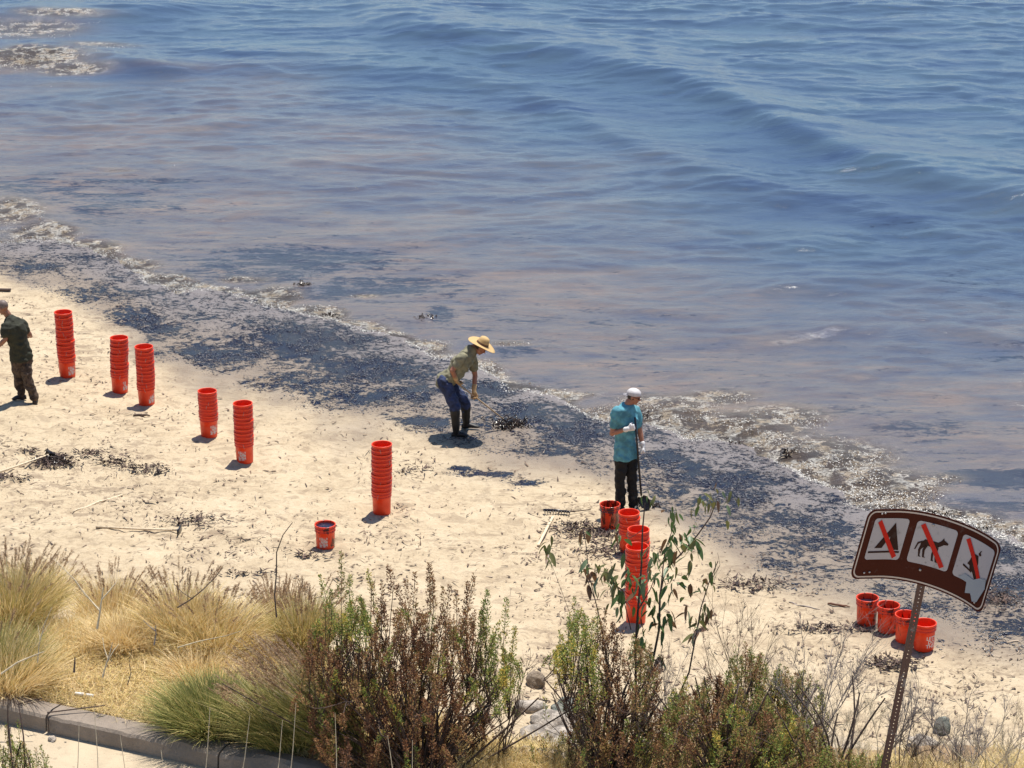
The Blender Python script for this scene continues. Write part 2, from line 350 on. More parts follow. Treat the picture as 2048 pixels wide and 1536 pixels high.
def mat_conc(name, col, var=.3):
    t = NT(name); v = t.co(); n = t.noise(v, 3, 6, .7); n2 = t.noise(v, 60, 4, .7); n3 = t.noise(v, 12, 5, .6)
    c = t.mix(t.step(n, .35, .68), tuple(x*(1-var) for x in col), col)
    c = t.mix(t.step(n2, .62, .68), c, tuple(x*.45 for x in col))
    c = t.mix(t.math('MULTIPLY', t.step(n3, .60, .68), .6), c, tuple(x*.55 for x in col))
    return t.out(Base_Color=c, Roughness=.9, Normal=t.bump(t.math('ADD', n2, n3), .6, .012))
M_kerb = mat_conc('kerb_concrete', (.30, .24, .185)); M_path = mat_conc('path_concrete', (.50, .40, .27), .18)
def kp(s, d, z): return K0 + kd*s + kn*d + Vector((0, 0, z-K0.z))
# path sheet
Vp = [kp(-60, -6, 3.9), kp(60, -6, 3.9), kp(60, .02, 3.9), kp(-60, .02, 3.9)]
path = link('path', npmesh('path', [tuple(a) for a in Vp], [(0, 1, 2, 3)]), M_path); tag(path, kind='structure')
# kerb: poured lengths with open joints and a worn, chipped edge
def kerb_piece(s0, s1):
    bm = bmesh.new(); n = max(3, int((s1-s0)/.05)); rows = []
    for i in range(n+1):
        s = s0+(s1-s0)*i/n
        j = .012*math.sin(s*5.1)+.010*math.sin(s*13.7+2); ch = max(0, vn1(s*2.2)-.55)*.22; ch2 = max(0, vn1(s*9)-.6)*.04
        prof = [(0.0, 3.86), (0.0+j*.3, 3.95), (.008+ch*.4, 4.035-ch-ch2), (.028+ch, 4.06-ch2), (.12, 4.072+j*.4), (.235, 4.068), (.25+j, 4.05), (.26, 3.78)]
        rows.append([bm.verts.new(kp(s, d, z)) for d, z in prof])
    for a, b in zip(rows, rows[1:]):
        for k in range(len(a)-1): bm.faces.new((a[k], b[k], b[k+1], a[k+1]))
    bm.faces.new(rows[0]); bm.faces.new(list(reversed(rows[-1])))
    bmesh.ops.recalc_face_normals(bm, faces=bm.faces)
    me = bpy.data.meshes.new('kerb_block'); bm.to_mesh(me); bm.free(); return me
def vn1(s): return float(vnoise(np.array([s+50.]), np.array([3.3]))[0])
kerb = bpy.data.objects.new('kerb', None); COL.objects.link(kerb); tag(kerb, kind='structure')
s = -9.0
for i in range(9):
    L = [2.6, 2.2, 2.4, 2.3, 1.75, 2.3, 2.5, 2.4, 2.4][i]
    link('kerb_block', kerb_piece(s, s+L-.018), M_kerb, kerb); s += L
# ---------------------------------------------------------------- shape helpers for objects
def lathe(bm, prof, n=28, c=(0, 0, 0)):
    rings = [[bm.verts.new((c[0]+r*math.cos(2*math.pi*i/n), c[1]+r*math.sin(2*math.pi*i/n), c[2]+z)) for i in range(n)] for r, z in prof]
    for a, b in zip(rings, rings[1:]):
        for i in range(n): bm.faces.new((a[i], a[(i+1) % n], b[(i+1) % n], b[i]))
    return rings
def done(name, bm, mat=None, parent=None, sm=True, recalc=True):
    if recalc: bmesh.ops.recalc_face_normals(bm, faces=bm.faces)
    me = bpy.data.meshes.new(name); bm.to_mesh(me); bm.free()
    return link(name, me, mat, parent, sm)
def tube(bm, pts, r0, r1=None, n=6, flat=1.0):
    pts = [Vector(p) for p in pts]; r1 = r0 if r1 is None else r1; N = len(pts)
    rr = r0 if isinstance(r0, (list, tuple)) else [r0+(r1-r0)*i/(N-1) for i in range(N)]
    rings = []; u = None
    for i, p in enumerate(pts):
        d = (pts[min(i+1, N-1)]-pts[max(i-1, 0)]).normalized()
        if u is None: u = d.orthogonal().normalized()
        u = (u - d*u.dot(d)).normalized(); v = d.cross(u)
        rings.append([bm.verts.new(p+(u*math.cos(2*math.pi*k/n)+v*math.sin(2*math.pi*k/n)*flat)*rr[i]) for k in range(n)])
    for a, b in zip(rings, rings[1:]):
        for k in range(n): bm.faces.new((a[k], a[(k+1) % n], b[(k+1) % n], b[k]))
    bm.faces.new(list(reversed(rings[0]))); bm.faces.new(rings[-1])
def box(bm, c, sx, sy, sz, M=None):
    vs = [Vector((x*sx/2, y*sy/2, z*sz/2)) for x in (-1, 1) for y in (-1, 1) for z in (-1, 1)]
    if M is not None: vs = [M @ v for v in vs]
    vs = [bm.verts.new(v+Vector(c)) for v in vs]
    for f in ((0, 1, 3, 2), (4, 6, 7, 5), (0, 4, 5, 1), (2, 3, 7, 6), (0, 2, 6, 4), (1, 5, 7, 3)): bm.faces.new([vs[i] for i in f])
def text_mesh(txt, size):
    cu = bpy.data.curves.new('t', 'FONT'); cu.body = txt; cu.size = size; cu.align_x = 'CENTER'; cu.align_y = 'CENTER'; cu.offset = size*.02; cu.resolution_u = 3; cu.space_line = .82
    o = bpy.data.objects.new('t', cu); COL.objects.link(o); dg = bpy.context.evaluated_depsgraph_get()
    me = bpy.data.meshes.new_from_object(o.evaluated_get(dg)); bpy.data.objects.remove(o); me.materials.clear(); return me
# ---------------------------------------------------------------- buckets
BH, BR = .370, .1505; RB = .128                          # height, rim radius, foot radius
def mat_bucket(name, dirt):
    t = NT(name); v = t.obj(); n = t.noise(v, 9, 5, .65); c = t.mix(t.step(n, .3, .7), (.72, .040, .008), (.80, .055, .010))
    sc = t.noise(t.obj((1, 1, 6)), 25, 3, .6); c = t.mix(t.math('MULTIPLY', t.step(sc, .62, .72), .25), c, (.85, .28, .18))
    if dirt:
        z = t.n('SeparateXYZ', None, Vector=t.n('TexCoord').outputs['Object']).outputs[2]
        d = t.noise(t.obj((1, 1, .35)), 13, 5, .65, .6); d2 = t.math('SUBTRACT', d, t.math('MULTIPLY', z, -.0))
        k = t.step(d2, .58-dirt*.2, .66-dirt*.2); c = t.mix(t.math('MULTIPLY', k, .9), c, (.035, .010, .006))
        return t.out(Base_Color=c, Roughness=t.math('SUBTRACT', .42, t.math('MULTIPLY', k, .25)), Specular_IOR_Level=.5)
    return t.out(Base_Color=c, Roughness=.38, Specular_IOR_Level=.45)
M_bk = mat_bucket('orange_plastic', 0); M_bkd = mat_bucket('oily_orange_plastic', .55); M_bks = mat_bucket('smeared_orange_plastic', .18)
M_white = simple('white_print', (.78, .76, .74), .5, .12, 90); M_wire = simple('galvanised_wire', (.42, .40, .39), .45, .1, 30, Metallic=.6)
M_oil = NT('crude_oil'); _v = M_oil.obj(); M_oil = M_oil.out(Base_Color=(.010, .010, .024), Roughness=.22, Normal=M_oil.bump(M_oil.noise(_v, 18, 3), .5, .02))
M_grip = simple('white_plastic_grip', (.75, .73, .7), .45, .1)
def wallr(z): return RB + (BR-.012-RB)*(z/BH)
bm = bmesh.new()
prof = [(0, .004), (RB-.012, .004), (RB-.008, 0), (RB-.002, .001), (RB, .008)]
prof += [(wallr(.15), .15), (wallr(.268), .268), (BR-.003, .274), (BR-.003, .281), (wallr(.286)+.001, .286), (wallr(.312), .312), (BR-.001, .316), (BR-.001, .323), (wallr(.327)+.001, .327), (wallr(.345), .345), (BR, .350), (BR, .368), (BR-.004, BH), (BR-.011, BH), (BR-.014, .362), (wallr(.3)-.004, .3), (wallr(.02)-.004, .02), (0, .015)]
lathe(bm, prof, 30); ME_body = done('body', bm).data; _o = bpy.data.objects['body']; bpy.data.objects.remove(_o)
def wire_mesh(drop):
    bm = bmesh.new(); pts = []
    for i in range(17):
        a = math.pi*i/16; x = math.cos(a)*(BR+.006); q = math.sin(a)*(BR+.012)
        pts.append((x, -q*math.sin(drop)-(.004 if True else 0), .335-q*math.cos(drop)))
    tube(bm, pts, .0022, None, 5)
    o = done('handle', bm); me = o.data; bpy.data.objects.remove(o); return me
ME_wire = [wire_mesh(math.radians(a)) for a in (12,)]
def wrap_print(lines, size, ang, zc, sizes=None):
    V = []; Fc = []
    me = text_mesh(lines, size); off = 0
    vs = [v.co.copy() for v in me.vertices]
    bmx = bmesh.new(); bmx.from_mesh(me); bpy.data.meshes.remove(me)
    for x in np.arange(-.12, .12, .012):
        bmesh.ops.bisect_plane(bmx, geom=bmx.verts[:]+bmx.edges[:]+bmx.faces[:], plane_co=(x, 0, 0), plane_no=(1, 0, 0))
    for v in bmx.verts:
        z = zc+v.co.y; r = wallr(z)+.0012; a = ang+v.co.x/r; v.co = Vector((r*math.sin(a), -r*math.cos(a), z))
    m = bpy.data.meshes.new('print'); bmx.to_mesh(m); bmx.free(); return m
ME_print = wrap_print("LET'S\nDO\nTHIS.", .068, 0, .135)
def panel_mesh(w, h, zc, n=10):                           # a printed square with lettering knocked about by wear
    V = []; Q = []
    for i in range(n+1):
        a = -w/2+w*i/n
        for z in (zc-h/2, zc+h/2):
            r = wallr(z)+.0009; V.append((r*math.sin(a/r), -r*math.cos(a/r), z))
    for i in range(n): Q.append((2*i, 2*i+2, 2*i+3, 2*i+1))
    return npmesh('label', V, Q)
ME_panel = panel_mesh(.12, .15, .135)
def mat_panel():
    t = NT('worn_white_print'); v = t.obj(); n = t.noise(v, 38, 4, .7); br = t.n('TexBrick', None, Vector=t.obj((1, 1, 1)), Scale=26.0).outputs['Fac']
    c = t.mix(t.step(n, .42, .54), (.72, .045, .010), (.60, .52, .50)); return t.out(Base_Color=c, Roughness=.5)
M_panel = mat_panel()
def bucket(loc, label, group, rz=0., tilt=(0, 0), mat=None, handle=True, prt=None, panel=None, fill=None):
    o = empty('bucket', loc, label, 'bucket', group); o.rotation_euler = (tilt[0], tilt[1], rz)
    b = bpy.data.objects.new('body', ME_body); COL.objects.link(b); b.parent = o
    if len(ME_body.materials) == 0: ME_body.materials.append(M_bk)
    if mat is not None: b.material_slots[0].link = 'OBJECT'; b.material_slots[0].material = mat
    if handle:
        h = link('handle', ME_wire[0], M_wire, o); h.rotation_euler[2] = handle if isinstance(handle, float) else 0
    if prt is not None:
        p = link('print', ME_print, M_white, o); p.rotation_euler[2] = prt
    if panel is not None:
        p = link('label', ME_panel, M_panel, o); p.rotation_euler[2] = panel
    if fill is not None:
        bm = bmesh.new(); lathe(bm, [(0, fill+.006), (wallr(fill)*.5, fill+.004), (wallr(fill)-.002, fill)], 26); done('oil_load', bm, M_oil, o)
    return o
ORD = ['bottommost', 'second from the bottom', 'third from the bottom', 'fourth from the bottom', 'fifth from the bottom', 'sixth from the bottom', 'seventh from the bottom', 'eighth from the bottom']
def nth(i, n):
    if i == 0: return 'bottommost'
    if i == n-1: return 'topmost'
    names = ['', '', 'second', 'third', 'fourth', 'fifth', 'sixth', 'seventh', 'eighth', 'ninth', 'tenth', 'eleventh']
    return (names[n-i]+' from the top') if n-i <= n//2 else (names[i+1]+' from the bottom')
def stack(px, base_row, top_row, n, where, group, seed, panel=None, prt=None, step=None, mat=None):
    p = G(px, base_row); r = random.Random(seed)
    hpx = .9455*(base_row+1050)/14.4*(CAM_H/(CAM_H-p.z))
    H = (base_row-top_row)/hpx/.937 - .10              # height of the top rim above the sand
    st = (H-BH)/(n-1)
    x, y = p.x, p.y+.12; lean = (r.uniform(-.028, .028), r.uniform(-.02, .02))
    z0 = float(hbeach(x, y))-.008
    for i in range(n):
        bucket((x+lean[0]*i*st+r.uniform(-.006, .006), y+lean[1]*i*st+r.uniform(-.003, .003), z0+i*st),
               'orange bucket, %s in the stack %s' % (nth(i, n), where), group, r.uniform(-.3, .3), (r.uniform(-.012, .012), r.uniform(-.012, .012)),
               mat if (mat is not None and i < 3) else None, handle=r.choice([.3, 2.6, -1.5, 1.4, 3.5]), panel=panel if i == 0 else None, prt=prt if i == 0 else None)
stack(133, 757, 619, 12, 'beside the man in olive', 'nested stack beside the man in olive', 1, panel=.75)
stack(239, 789, 671, 10, 'left of the close pair', 'left nested stack of the close pair', 2, panel=.8)
stack(292, 812, 685, 11, 'right of the close pair', 'right nested stack of the close pair', 3, panel=.8)
stack(417, 876, 774, 8, 'shortest of the row', 'shortest nested stack', 4, panel=1.0)
stack(488, 931, 802, 10, 'with a printed label at its foot', 'nested stack right of the shortest', 5, panel=-.35)
stack(763, 1031, 880, 12, 'standing alone right of the row', 'nested stack standing alone', 6)
stack(1258, 1108, 1017, 4, 'behind the sapling, nearest the teal shirt', 'short nested stack behind the sapling', 7)
stack(1277, 1180, 1046, 9, 'in the middle behind the sapling', 'middle nested stack behind the sapling', 8)
stack(1273, 1246, 1078, 12, 'lowest and tallest behind the sapling', 'tallest nested stack behind the sapling', 9)
def single(px, base_row, label, **k):
    p = G(px, base_row); x, y = p.x, p.y+.125
    return bucket((x, y, float(hbeach(x, y))-.006), label, k.pop('group', 'single buckets on the sand'), k.pop('rz', 0.), k.pop('tilt', (0, 0)), **k)
single(650, 1100, 'oil smeared orange bucket full of crude alone on open sand', mat=M_bks, panel=-.25, fill=.335, handle=3.6, rz=0.1)
single(1220, 1060, 'oil stained orange bucket at the feet of the man in teal', mat=M_bkd, handle=.4, fill=.1)
single(1735, 1254, 'leftmost of the four single buckets behind the sign post, oily', mat=M_bks, handle=1.5, fill=.29)
single(1777, 1270, 'oily bucket second from the left of four near the sign post', mat=M_bks, handle=-.8, fill=.22)
single(1813, 1289, 'bucket third of four, partly hidden behind the sign post', mat=M_bks, handle=1.1, prt=.75)
single(1850, 1307, 'clean bright orange bucket with white lettering, nearest of the four', handle=2.8, prt=.62)
# ---------------------------------------------------------------- people
def remesh(name, bm, vox, mat, parent, sm=2, fold=0.0, fs=9.):
    bmesh.ops.recalc_face_normals(bm, faces=bm.faces)
    me = bpy.data.meshes.new(name); bm.to_mesh(me); bm.free(); o = bpy.data.objects.new('tmp', me); COL.objects.link(o)
    m = o.modifiers.new('r', 'REMESH'); m.mode = 'VOXEL'; m.voxel_size = vox
    s2 = o.modifiers.new('s', 'SMOOTH'); s2.factor = .5; s2.iterations = sm
    dg = bpy.context.evaluated_depsgraph_get(); dg.update(); m2 = bpy.data.meshes.new_from_object(o.evaluated_get(dg)); bpy.data.objects.remove(o)
    if fold:
        N = len(m2.vertices); co = np.empty(N*3, np.float32); m2.vertices.foreach_get('co', co); co = co.reshape(-1, 3)
        no = np.array([v.normal[:] for v in m2.vertices])
        f = (vnoise(co[:, 0]*fs+co[:, 2]*fs*.8+40, co[:, 2]*fs*1.4-co[:, 1]*fs+40)-.5) + .5*(vnoise(co[:, 0]*fs*2.3+60, co[:, 2]*fs*2.6+co[:, 1]*fs*2+60)-.5)
        co = co+no*(np.clip(f, -.25, .6)+.22)[:, None]*fold; m2.vertices.foreach_set('co', co.astype(np.float32).ravel())
    m2.name = name; m2.materials.clear()
    return link(name, m2, mat, parent, True)
def loft(bm, secs, n=14):
    """secs: (centre, half width along 'a', half depth, a-axis)"""
    rings = []
    for i, (c, ra, rb, a) in enumerate(secs):
        c = Vector(c); d = (Vector(secs[min(i+1, len(secs)-1)][0])-Vector(secs[max(i-1, 0)][0])).normalized()
        a = Vector(a); a = (a-d*a.dot(d)).normalized(); b = d.cross(a)
        rings.append([bm.verts.new(c+a*math.cos(2*math.pi*k/n)*ra+b*math.sin(2*math.pi*k/n)*rb) for k in range(n)])
    for p, q in zip(rings, rings[1:]):
        for k in range(n): bm.faces.new((p[k], p[(k+1) % n], q[(k+1) % n], q[k]))
    bm.faces.new(list(reversed(rings[0]))); bm.faces.new(rings[-1])
def ball(bm, c, rx, ry, rz, M=None):
    r = bmesh.ops.create_icosphere(bm, subdivisions=3, radius=1.0)
    for v in r['verts']:
        q = Vector((v.co.x*rx, v.co.y*ry, v.co.z*rz)); v.co = (M @ q if M is not None else q)+Vector(c)
def limb(bm, pts, rr, n=12):
    """tapered limb through joints with swelling between them"""
    P = []; R = []
    for i in range(len(pts)-1):
        a, b = Vector(pts[i]), Vector(pts[i+1])
        for k in range(5):
            t = k/5; P.append(a.lerp(b, t)); R.append(rr[i]*(1-t)+rr[i+1]*t + .10*min(rr[i], rr[i+1])*math.sin(math.pi*min(1, t*1.4)))
    P.append(Vector(pts[-1])); R.append(rr[-1]); tube(bm, P, R, None, n)
    for i in range(len(pts)): ball(bm, pts[i], rr[i]*1.0, rr[i]*1.0, rr[i]*1.0)
def frame(f, up):
    f = Vector(f).normalized(); s_ = f.cross(Vector(up)).normalized(); u = s_.cross(f).normalized()
    M = Matrix((s_, f, u)).transposed(); return M      # columns: side, forward, up
def hand(bm, wrist, d, pn, side, sc=1.0, curl=1.1, thick=1.0):
    """palm and five bent fingers. d: towards fingers, pn: palm normal, side: towards the thumb"""
    d = Vector(d).normalized(); pn = Vector(pn); pn = (pn-d*pn.dot(d)).normalized(); sd_ = Vector(side); sd_ = (sd_-d*sd_.dot(d)-pn*sd_.dot(pn)).normalized()
    W = Vector(wrist)
    loft(bm, [(W-d*.02, .027*sc*thick, .021*sc*thick, sd_), (W+d*.03*sc, .036*sc*thick, .018*sc*thick, sd_), (W+d*.085*sc, .041*sc*thick, .015*sc*thick, sd_), (W+d*.095*sc, .035*sc*thick, .012*sc*thick, sd_)], 12)
    for k, (o, L) in enumerate(((.030, .070), (.010, .080), (-.010, .074), (-.030, .058))):
        p = W+d*.088*sc+sd_*o*sc; pts = [p-d*.02]; a = 0; pts.append(p)
        for f in (.42, .33, .25):
            a += curl*f*2.0; q = (d*math.cos(a)+pn*math.sin(a))+sd_*o*1.2; pts.append(pts[-1]+q.normalized()*L*f*sc)
        tube(bm, pts, [.0095*thick*sc, .0095*thick*sc, .009*thick*sc, .0085*thick*sc, .0075*thick*sc][:len(pts)], None, 8)
    p = W+d*.03*sc+sd_*.03*sc; q1 = p+(sd_*.7+d*.6+pn*.25).normalized()*.035*sc; q2 = q1+(d*.7+pn*(.3+curl*.4)+sd_*.1).normalized()*.03*sc; q3 = q2+(d*.5+pn*.7-sd_*.2).normalized()*.022*sc
    tube(bm, [p, q1, q2, q3], [.013*sc*thick, .0115*sc*thick, .010*sc*thick, .008*sc*thick], None, 8)
def head(bm, c, f, up, sc=1.0):
    """skull, jaw, nose, brow, lips, ears on a head centred at c that looks along f"""
    M = frame(f, up); g = lambda x, y, z: Vector(c)+M @ Vector((x*sc, y*sc, z*sc))
    ball(bm, g(0, -.008, .025), .076*sc, .096*sc, .095*sc, M); ball(bm, g(0, .022, -.045), .056*sc, .066*sc, .072*sc, M)
    ball(bm, g(0, .062, -.092), .026*sc, .022*sc, .018*sc, M); ball(bm, g(0, .076, .022), .050*sc, .016*sc, .014*sc, M)
    loft(bm, [(g(0, .082, .018), .008*sc, .008*sc, M @ Vector((1, 0, 0))), (g(0, .098, -.008), .011*sc, .010*sc, M @ Vector((1, 0, 0))), (g(0, .106, -.026), .015*sc, .011*sc, M @ Vector((1, 0, 0))), (g(0, .090, -.036), .012*sc, .008*sc, M @ Vector((1, 0, 0)))], 8)
    ball(bm, g(0, .086, -.056), .022*sc, .008*sc, .006*sc, M); ball(bm, g(0, .084, -.067), .019*sc, .008*sc, .006*sc, M)
    for s_ in (-1, 1): ball(bm, g(s_*.078, -.008, -.008), .009*sc, .020*sc, .032*sc, M)
    return M, g
def person(base, label, J, faced, mats, opt):
    o = empty('person', base, label, 'person')
    V = {k: Vector(v) for k, v in J.items()}
    lat = (V['sR']-V['sL']).normalized(); hl = (V['hR']-V['hL']).normalized()
    pel = (V['hR']+V['hL'])/2; nk = V['neck']; ch = (V['sR']+V['sL'])/2
    def torso(bm, e, low=None):
        w1 = pel.lerp(ch, .38)+V.get('belly', Vector((0, 0, 0))); w2 = pel.lerp(ch, .72); dn = ((pel-w1).normalized()*.35+((V['kL']+V['kR'])/2-pel).normalized()*.65).normalized()
        s_ = [(pel+dn*.06, .150+e, .108+e, hl), (pel+(w1-pel)*.25, .160+e, .115+e, hl), (w1, .148+e, .108+e, hl.lerp(lat, .5)), (w2, .172+e, .124+e, lat), (ch.lerp(w2, .15), .180+e, .105+e, lat), (ch.lerp(nk, .45), .13+e, .08+e, lat), (nk, .062+e*.6, .060+e*.6, lat)]
        if low: s_ = [(pel+dn*low, .172+e, .132+e, hl), (pel, .170+e, .128+e, hl)]+s_[2:]
        loft(bm, s_, 18)
    up = V['head']-nk
    bm = bmesh.new(); torso(bm, -.012)
    limb(bm, [ch.lerp(nk, .6), nk, nk+up*.75], [.055, .056, .052])
    M, g = head(bm, V['head'], faced, opt.get('up', up))
    for s_ in 'LR':
        limb(bm, [V['s'+s_], V['e'+s_], V['w'+s_]], [.052, .041, .028])
        limb(bm, [V['h'+s_], V['k'+s_], V['a'+s_]], [.078, .052, .036])
        d, pn, sd_, cu = V['d'+s_], V['p'+s_], V['t'+s_], opt.get('curl'+s_, 1.0)
        hand(bm, V['w'+s_], d, pn, sd_, 1.0 if not opt.get('glove') else .93, cu, .85 if opt.get('glove') else 1.0)
    remesh('body', bm, .0065, mats['skin'], o, 2)
    for s_ in (-1, 1):
        be = bmesh.new(); ball(be, g(s_*.031, .080, .004), .012, .009, .008, M); done('eye', be, mats['eye'], o)
    # shirt
    bm = bmesh.new(); torso(bm, .014, opt.get('hem', .05))
    for s_ in 'LR':
        e_ = V['s'+s_].lerp(V['e'+s_], opt.get('sleeve', .62)); inn = V['s'+s_].lerp(ch, .35)
        limb(bm, [inn, V['s'+s_], e_], [.066, .070, .066])
    remesh('shirt', bm, .009, mats['shirt'], o, 2, .038, 8.)
    # trousers
    bm = bmesh.new(); w1 = pel.lerp(ch, .20); dn = (pel-ch).normalized()
    dk = ((V['kL']+V['kR'])/2-pel).normalized(); loft(bm, [(pel+dk*.10, .125, .105, hl), (pel+dk*.03, .155, .116, hl), (w1, .145, .108, hl)], 16)
    for s_ in 'LR':
        cut = opt.get('trouser', 1.0); kn_, an = V['k'+s_], V['a'+s_]
        end = kn_.lerp(an, cut-0.0)
        limb(bm, [V['h'+s_], V['h'+s_].lerp(kn_, .5), kn_, end], opt.get('legr', [.100, .092, .076, .066]))
    remesh('trousers', bm, .009, mats['trousers'], o, 2, .036, 9.)
    if opt.get('belt'):
        bm = bmesh.new(); w0 = pel.lerp(ch, .16); loft(bm, [(w0-dn*-.02, .172, .132, hl), (w0-dn*.02, .170, .130, hl)], 18); done('belt', bm, mats['boot'], o)
    for s_ in 'LR':
        bm = bmesh.new(); an, toe = V['a'+s_], V['toe'+s_]; top = V['k'+s_].lerp(an, opt.get('boot', .75)); f = (toe-an); f.z = 0; f.normalize(); sd_ = Vector((f.y, -f.x, 0))
        limb(bm, [top, top.lerp(an, .5), an], opt.get('bootr', [.070, .058, .050]))
        tn = V['toe'+s_]; heel = tn-(tn-an).normalized()*0
        zf = opt.get('foot'+s_); hz = an.z-.055; dz = (tn-an); dirn = Vector((f.x, f.y, (tn.z+.0-hz+.02-.02)/max(.12, Vector((dz.x, dz.y, 0)).length))).normalized()
        h0 = Vector((an.x, an.y, hz))-f*.075
        loft(bm, [(h0, .034, .035, sd_), (h0+f*.05, .042, .048, sd_), (an.lerp(tn, .35)+Vector((0, 0, -.022)), .044, .042, sd_), (an.lerp(tn, .75)+Vector((0, 0, -.006)), .050, .030, sd_), (tn, .036, .020, sd_), (tn+f*.02, .014, .010, sd_)], 14)
        remesh('boot' if opt.get('bootname', 1) else 'shoe', bm, .008, mats['boot'], o, 2)
    if opt.get('glove'):
        for s_ in 'LR':
            bm = bmesh.new(); d = V['d'+s_].normalized(); el = (V['w'+s_]-V['e'+s_]).normalized()
            hand(bm, V['w'+s_], V['d'+s_], V['p'+s_], V['t'+s_], 1.02, opt.get('curl'+s_, 1.0), 1.28)
            limb(bm, [V['w'+s_]-el*opt.get('cuff', .04), V['w'+s_]+el*.01], [.041, .034]); remesh('glove', bm, .006, mats['glove'], o, 1)
    return o, M, g, V
def skin(name, c):
    t = NT(name); v = t.obj(); n = t.noise(v, 14, 4); return t.out(Base_Color=t.mix(n, tuple(x*.8 for x in c), c), Roughness=.5, Subsurface_Weight=.08, Subsurface_Scale=.01)
def camo(name):
    t = NT(name); v = t.obj(); n = t.noise(v, 13, 3, .6, .4); c = t.ramp(n, [(.38, (.020, .013, .010)), (.48, (.055, .034, .022)), (.56, (.10, .066, .044)), (.66, (.030, .024, .016))]); return t.out(Base_Color=c, Roughness=.85)
def cloth(name, c, var=.18, sc=60): return simple(name, c, .85, var+.12, 11, .25)
M_eye = simple('eye', (.05, .03, .02), .15)
SK1 = skin('tanned_skin', (.36, .15, .085)); SK2 = skin('ruddy_skin', (.40, .17, .10)); SK3 = skin('brown_skin', (.30, .135, .08))
M_black = simple('black_rubber', (.007, .0065, .007), .55, .2, 10)
# --- bending man with rake
O1 = G(915, 872); s1 = 126.7
def q1(px, py, Y, z=None):
    X = (px-915)/s1; upx = (877-py)/s1; return (X, Y, (upx-Y*.345)/.938 if z is None else z)
J = dict(hL=q1(889, 768, -.02), hR=q1(889, 764, .20), kL=q1(910, 817, -.02), kR=q1(931, 810, .25), aL=(-.02, 0, .085), aR=(.13, .40, .09), toeL=(.15, -.02, .03), toeR=(.33, .36, .035),
         neck=q1(946, 701, .13), head=q1(962, 700, .10), sL=q1(924, 722, -.09), sR=q1(944, 720, .27), eL=q1(906, 747, -.15), eR=q1(950, 754, .30), wL=q1(914, 767, -.02), wR=q1(948, 788, .17),
         dL=(.35, .35, -.6), pL=(.5, .4, .3), tL=(.2, -.3, .6), dR=(.3, -.1, -.9), pR=(-.3, -.6, .1), tR=(-.5, -.4, .3), belly=(.03, 0, -.03))
per, M, g, V = person((O1.x, O1.y, float(hbeach(O1.x, O1.y))-.01), 'man in straw hat and rubber boots bending over a rake', J, (.62, -.02, -.62),
    dict(skin=SK1, eye=M_eye, shirt=cloth('olive_grey_cotton', (.20, .185, .115)), trousers=cloth('blue_denim', (.018, .030, .085), .4), boot=M_black, glove=cloth('tan_glove', (.42, .27, .13))),
    dict(hem=.055, sleeve=.55, boot=.12, bootr=[.078, .068, .054], trouser=.25, glove=True, cuff=.10, curlL=1.5, curlR=1.4, up=(.62, 0, .62), legr=[.100, .092, .080, .070]))
# straw hat
MH = frame((.80, .0, -.42), (.42, 0, .8))
bm = bmesh.new(); hc = V['head']+MH @ Vector((0, 0, .055))
prof = [(.001, .125), (.04, .128), (.072, .112), (.088, .07), (.097, .02), (.102, .004), (.15, -.006), (.20, -.012), (.235, -.004), (.236, -.009), (.20, -.018), (.15, -.012), (.10, -.004), (.091, .02), (.08, .07), (.06, .10), (.001, .115)]
lathe(bm, prof, 36)
for v in bm.verts:
    r = math.hypot(v.co.x, v.co.y); a = math.atan2(v.co.y, v.co.x); v.co.z += .018*math.cos(2*a)*(max(0, r-.1)/.13)
    v.co = MH @ v.co+hc
t = NT('woven_straw'); vv = t.obj(); wv = t.n('TexWave', None, Vector=vv, Scale=40., Distortion=3.).outputs['Fac']
M_straw = t.out(Base_Color=t.mix(wv, (.42, .25, .09), (.62, .43, .19)), Roughness=.7, Normal=t.bump(wv, .4, .004))
done('hat', bm, M_straw, per)
bm = bmesh.new(); lathe(bm, [(.1035, .004), (.1005, .022), (.0955, .036)], 30)
for v in bm.verts: v.co = MH @ v.co+hc
done('hat_band', bm, simple('hat_band', (.12, .06, .03), .7), per)
bm = bmesh.new(); ball(bm, g(0, -.03, .015), .079, .088, .085, M); done('hair', bm, simple('dark_hair', (.03, .02, .014), .7, .3, 80), per)
M_wood = simple('weathered_wood', (.45, .32, .19), .75, .25, 30, .3); M_pale = simple('pale_wood', (.62, .50, .34), .75, .2, 30, .3); M_tar = simple('tarry_steel', (.018, .015, .017), .25, .3, 12, .4)
def rake(name, a, b, label, cat, headlen=.34, tines=9, wood=M_wood, tar=M_tar, across=None, r=.013, flat=False):
    """a: butt of the handle, b: the head end (world)"""
    a, b = Vector(a), Vector(b); o = empty(name, b, label, cat); a0 = a-b
    bm = bmesh.new(); tube(bm, [a0, a0.lerp(Vector(), .5)+Vector((0, 0, .004)), Vector()], r, r*.9, 8); done('handle', bm, wood, o)
    d = -a0.normalized(); x = Vector(across).normalized() if across else d.cross(Vector((0, 0, 1))).normalized(); nrm = Vector((0, 0, -1)) if not flat else d
    bm = bmesh.new(); tube(bm, [-x*headlen/2, x*headlen/2], .012, .012, 6)
    tube(bm, [-d*.10, Vector()], .018, .014, 8); done('head', bm, tar, o)
    for k in range(tines):
        bm = bmesh.new(); p = -x*headlen/2+x*headlen*k/(tines-1); dn = (nrm*.7+d*.25).normalized()
        tube(bm, [p, p+dn*.05, p+dn*.085-d*.01], [.006, .005, .002], None, 5); done('tine', bm, tar, o)
    return o
bz = float(hbeach(O1.x+.75, O1.y+.55))
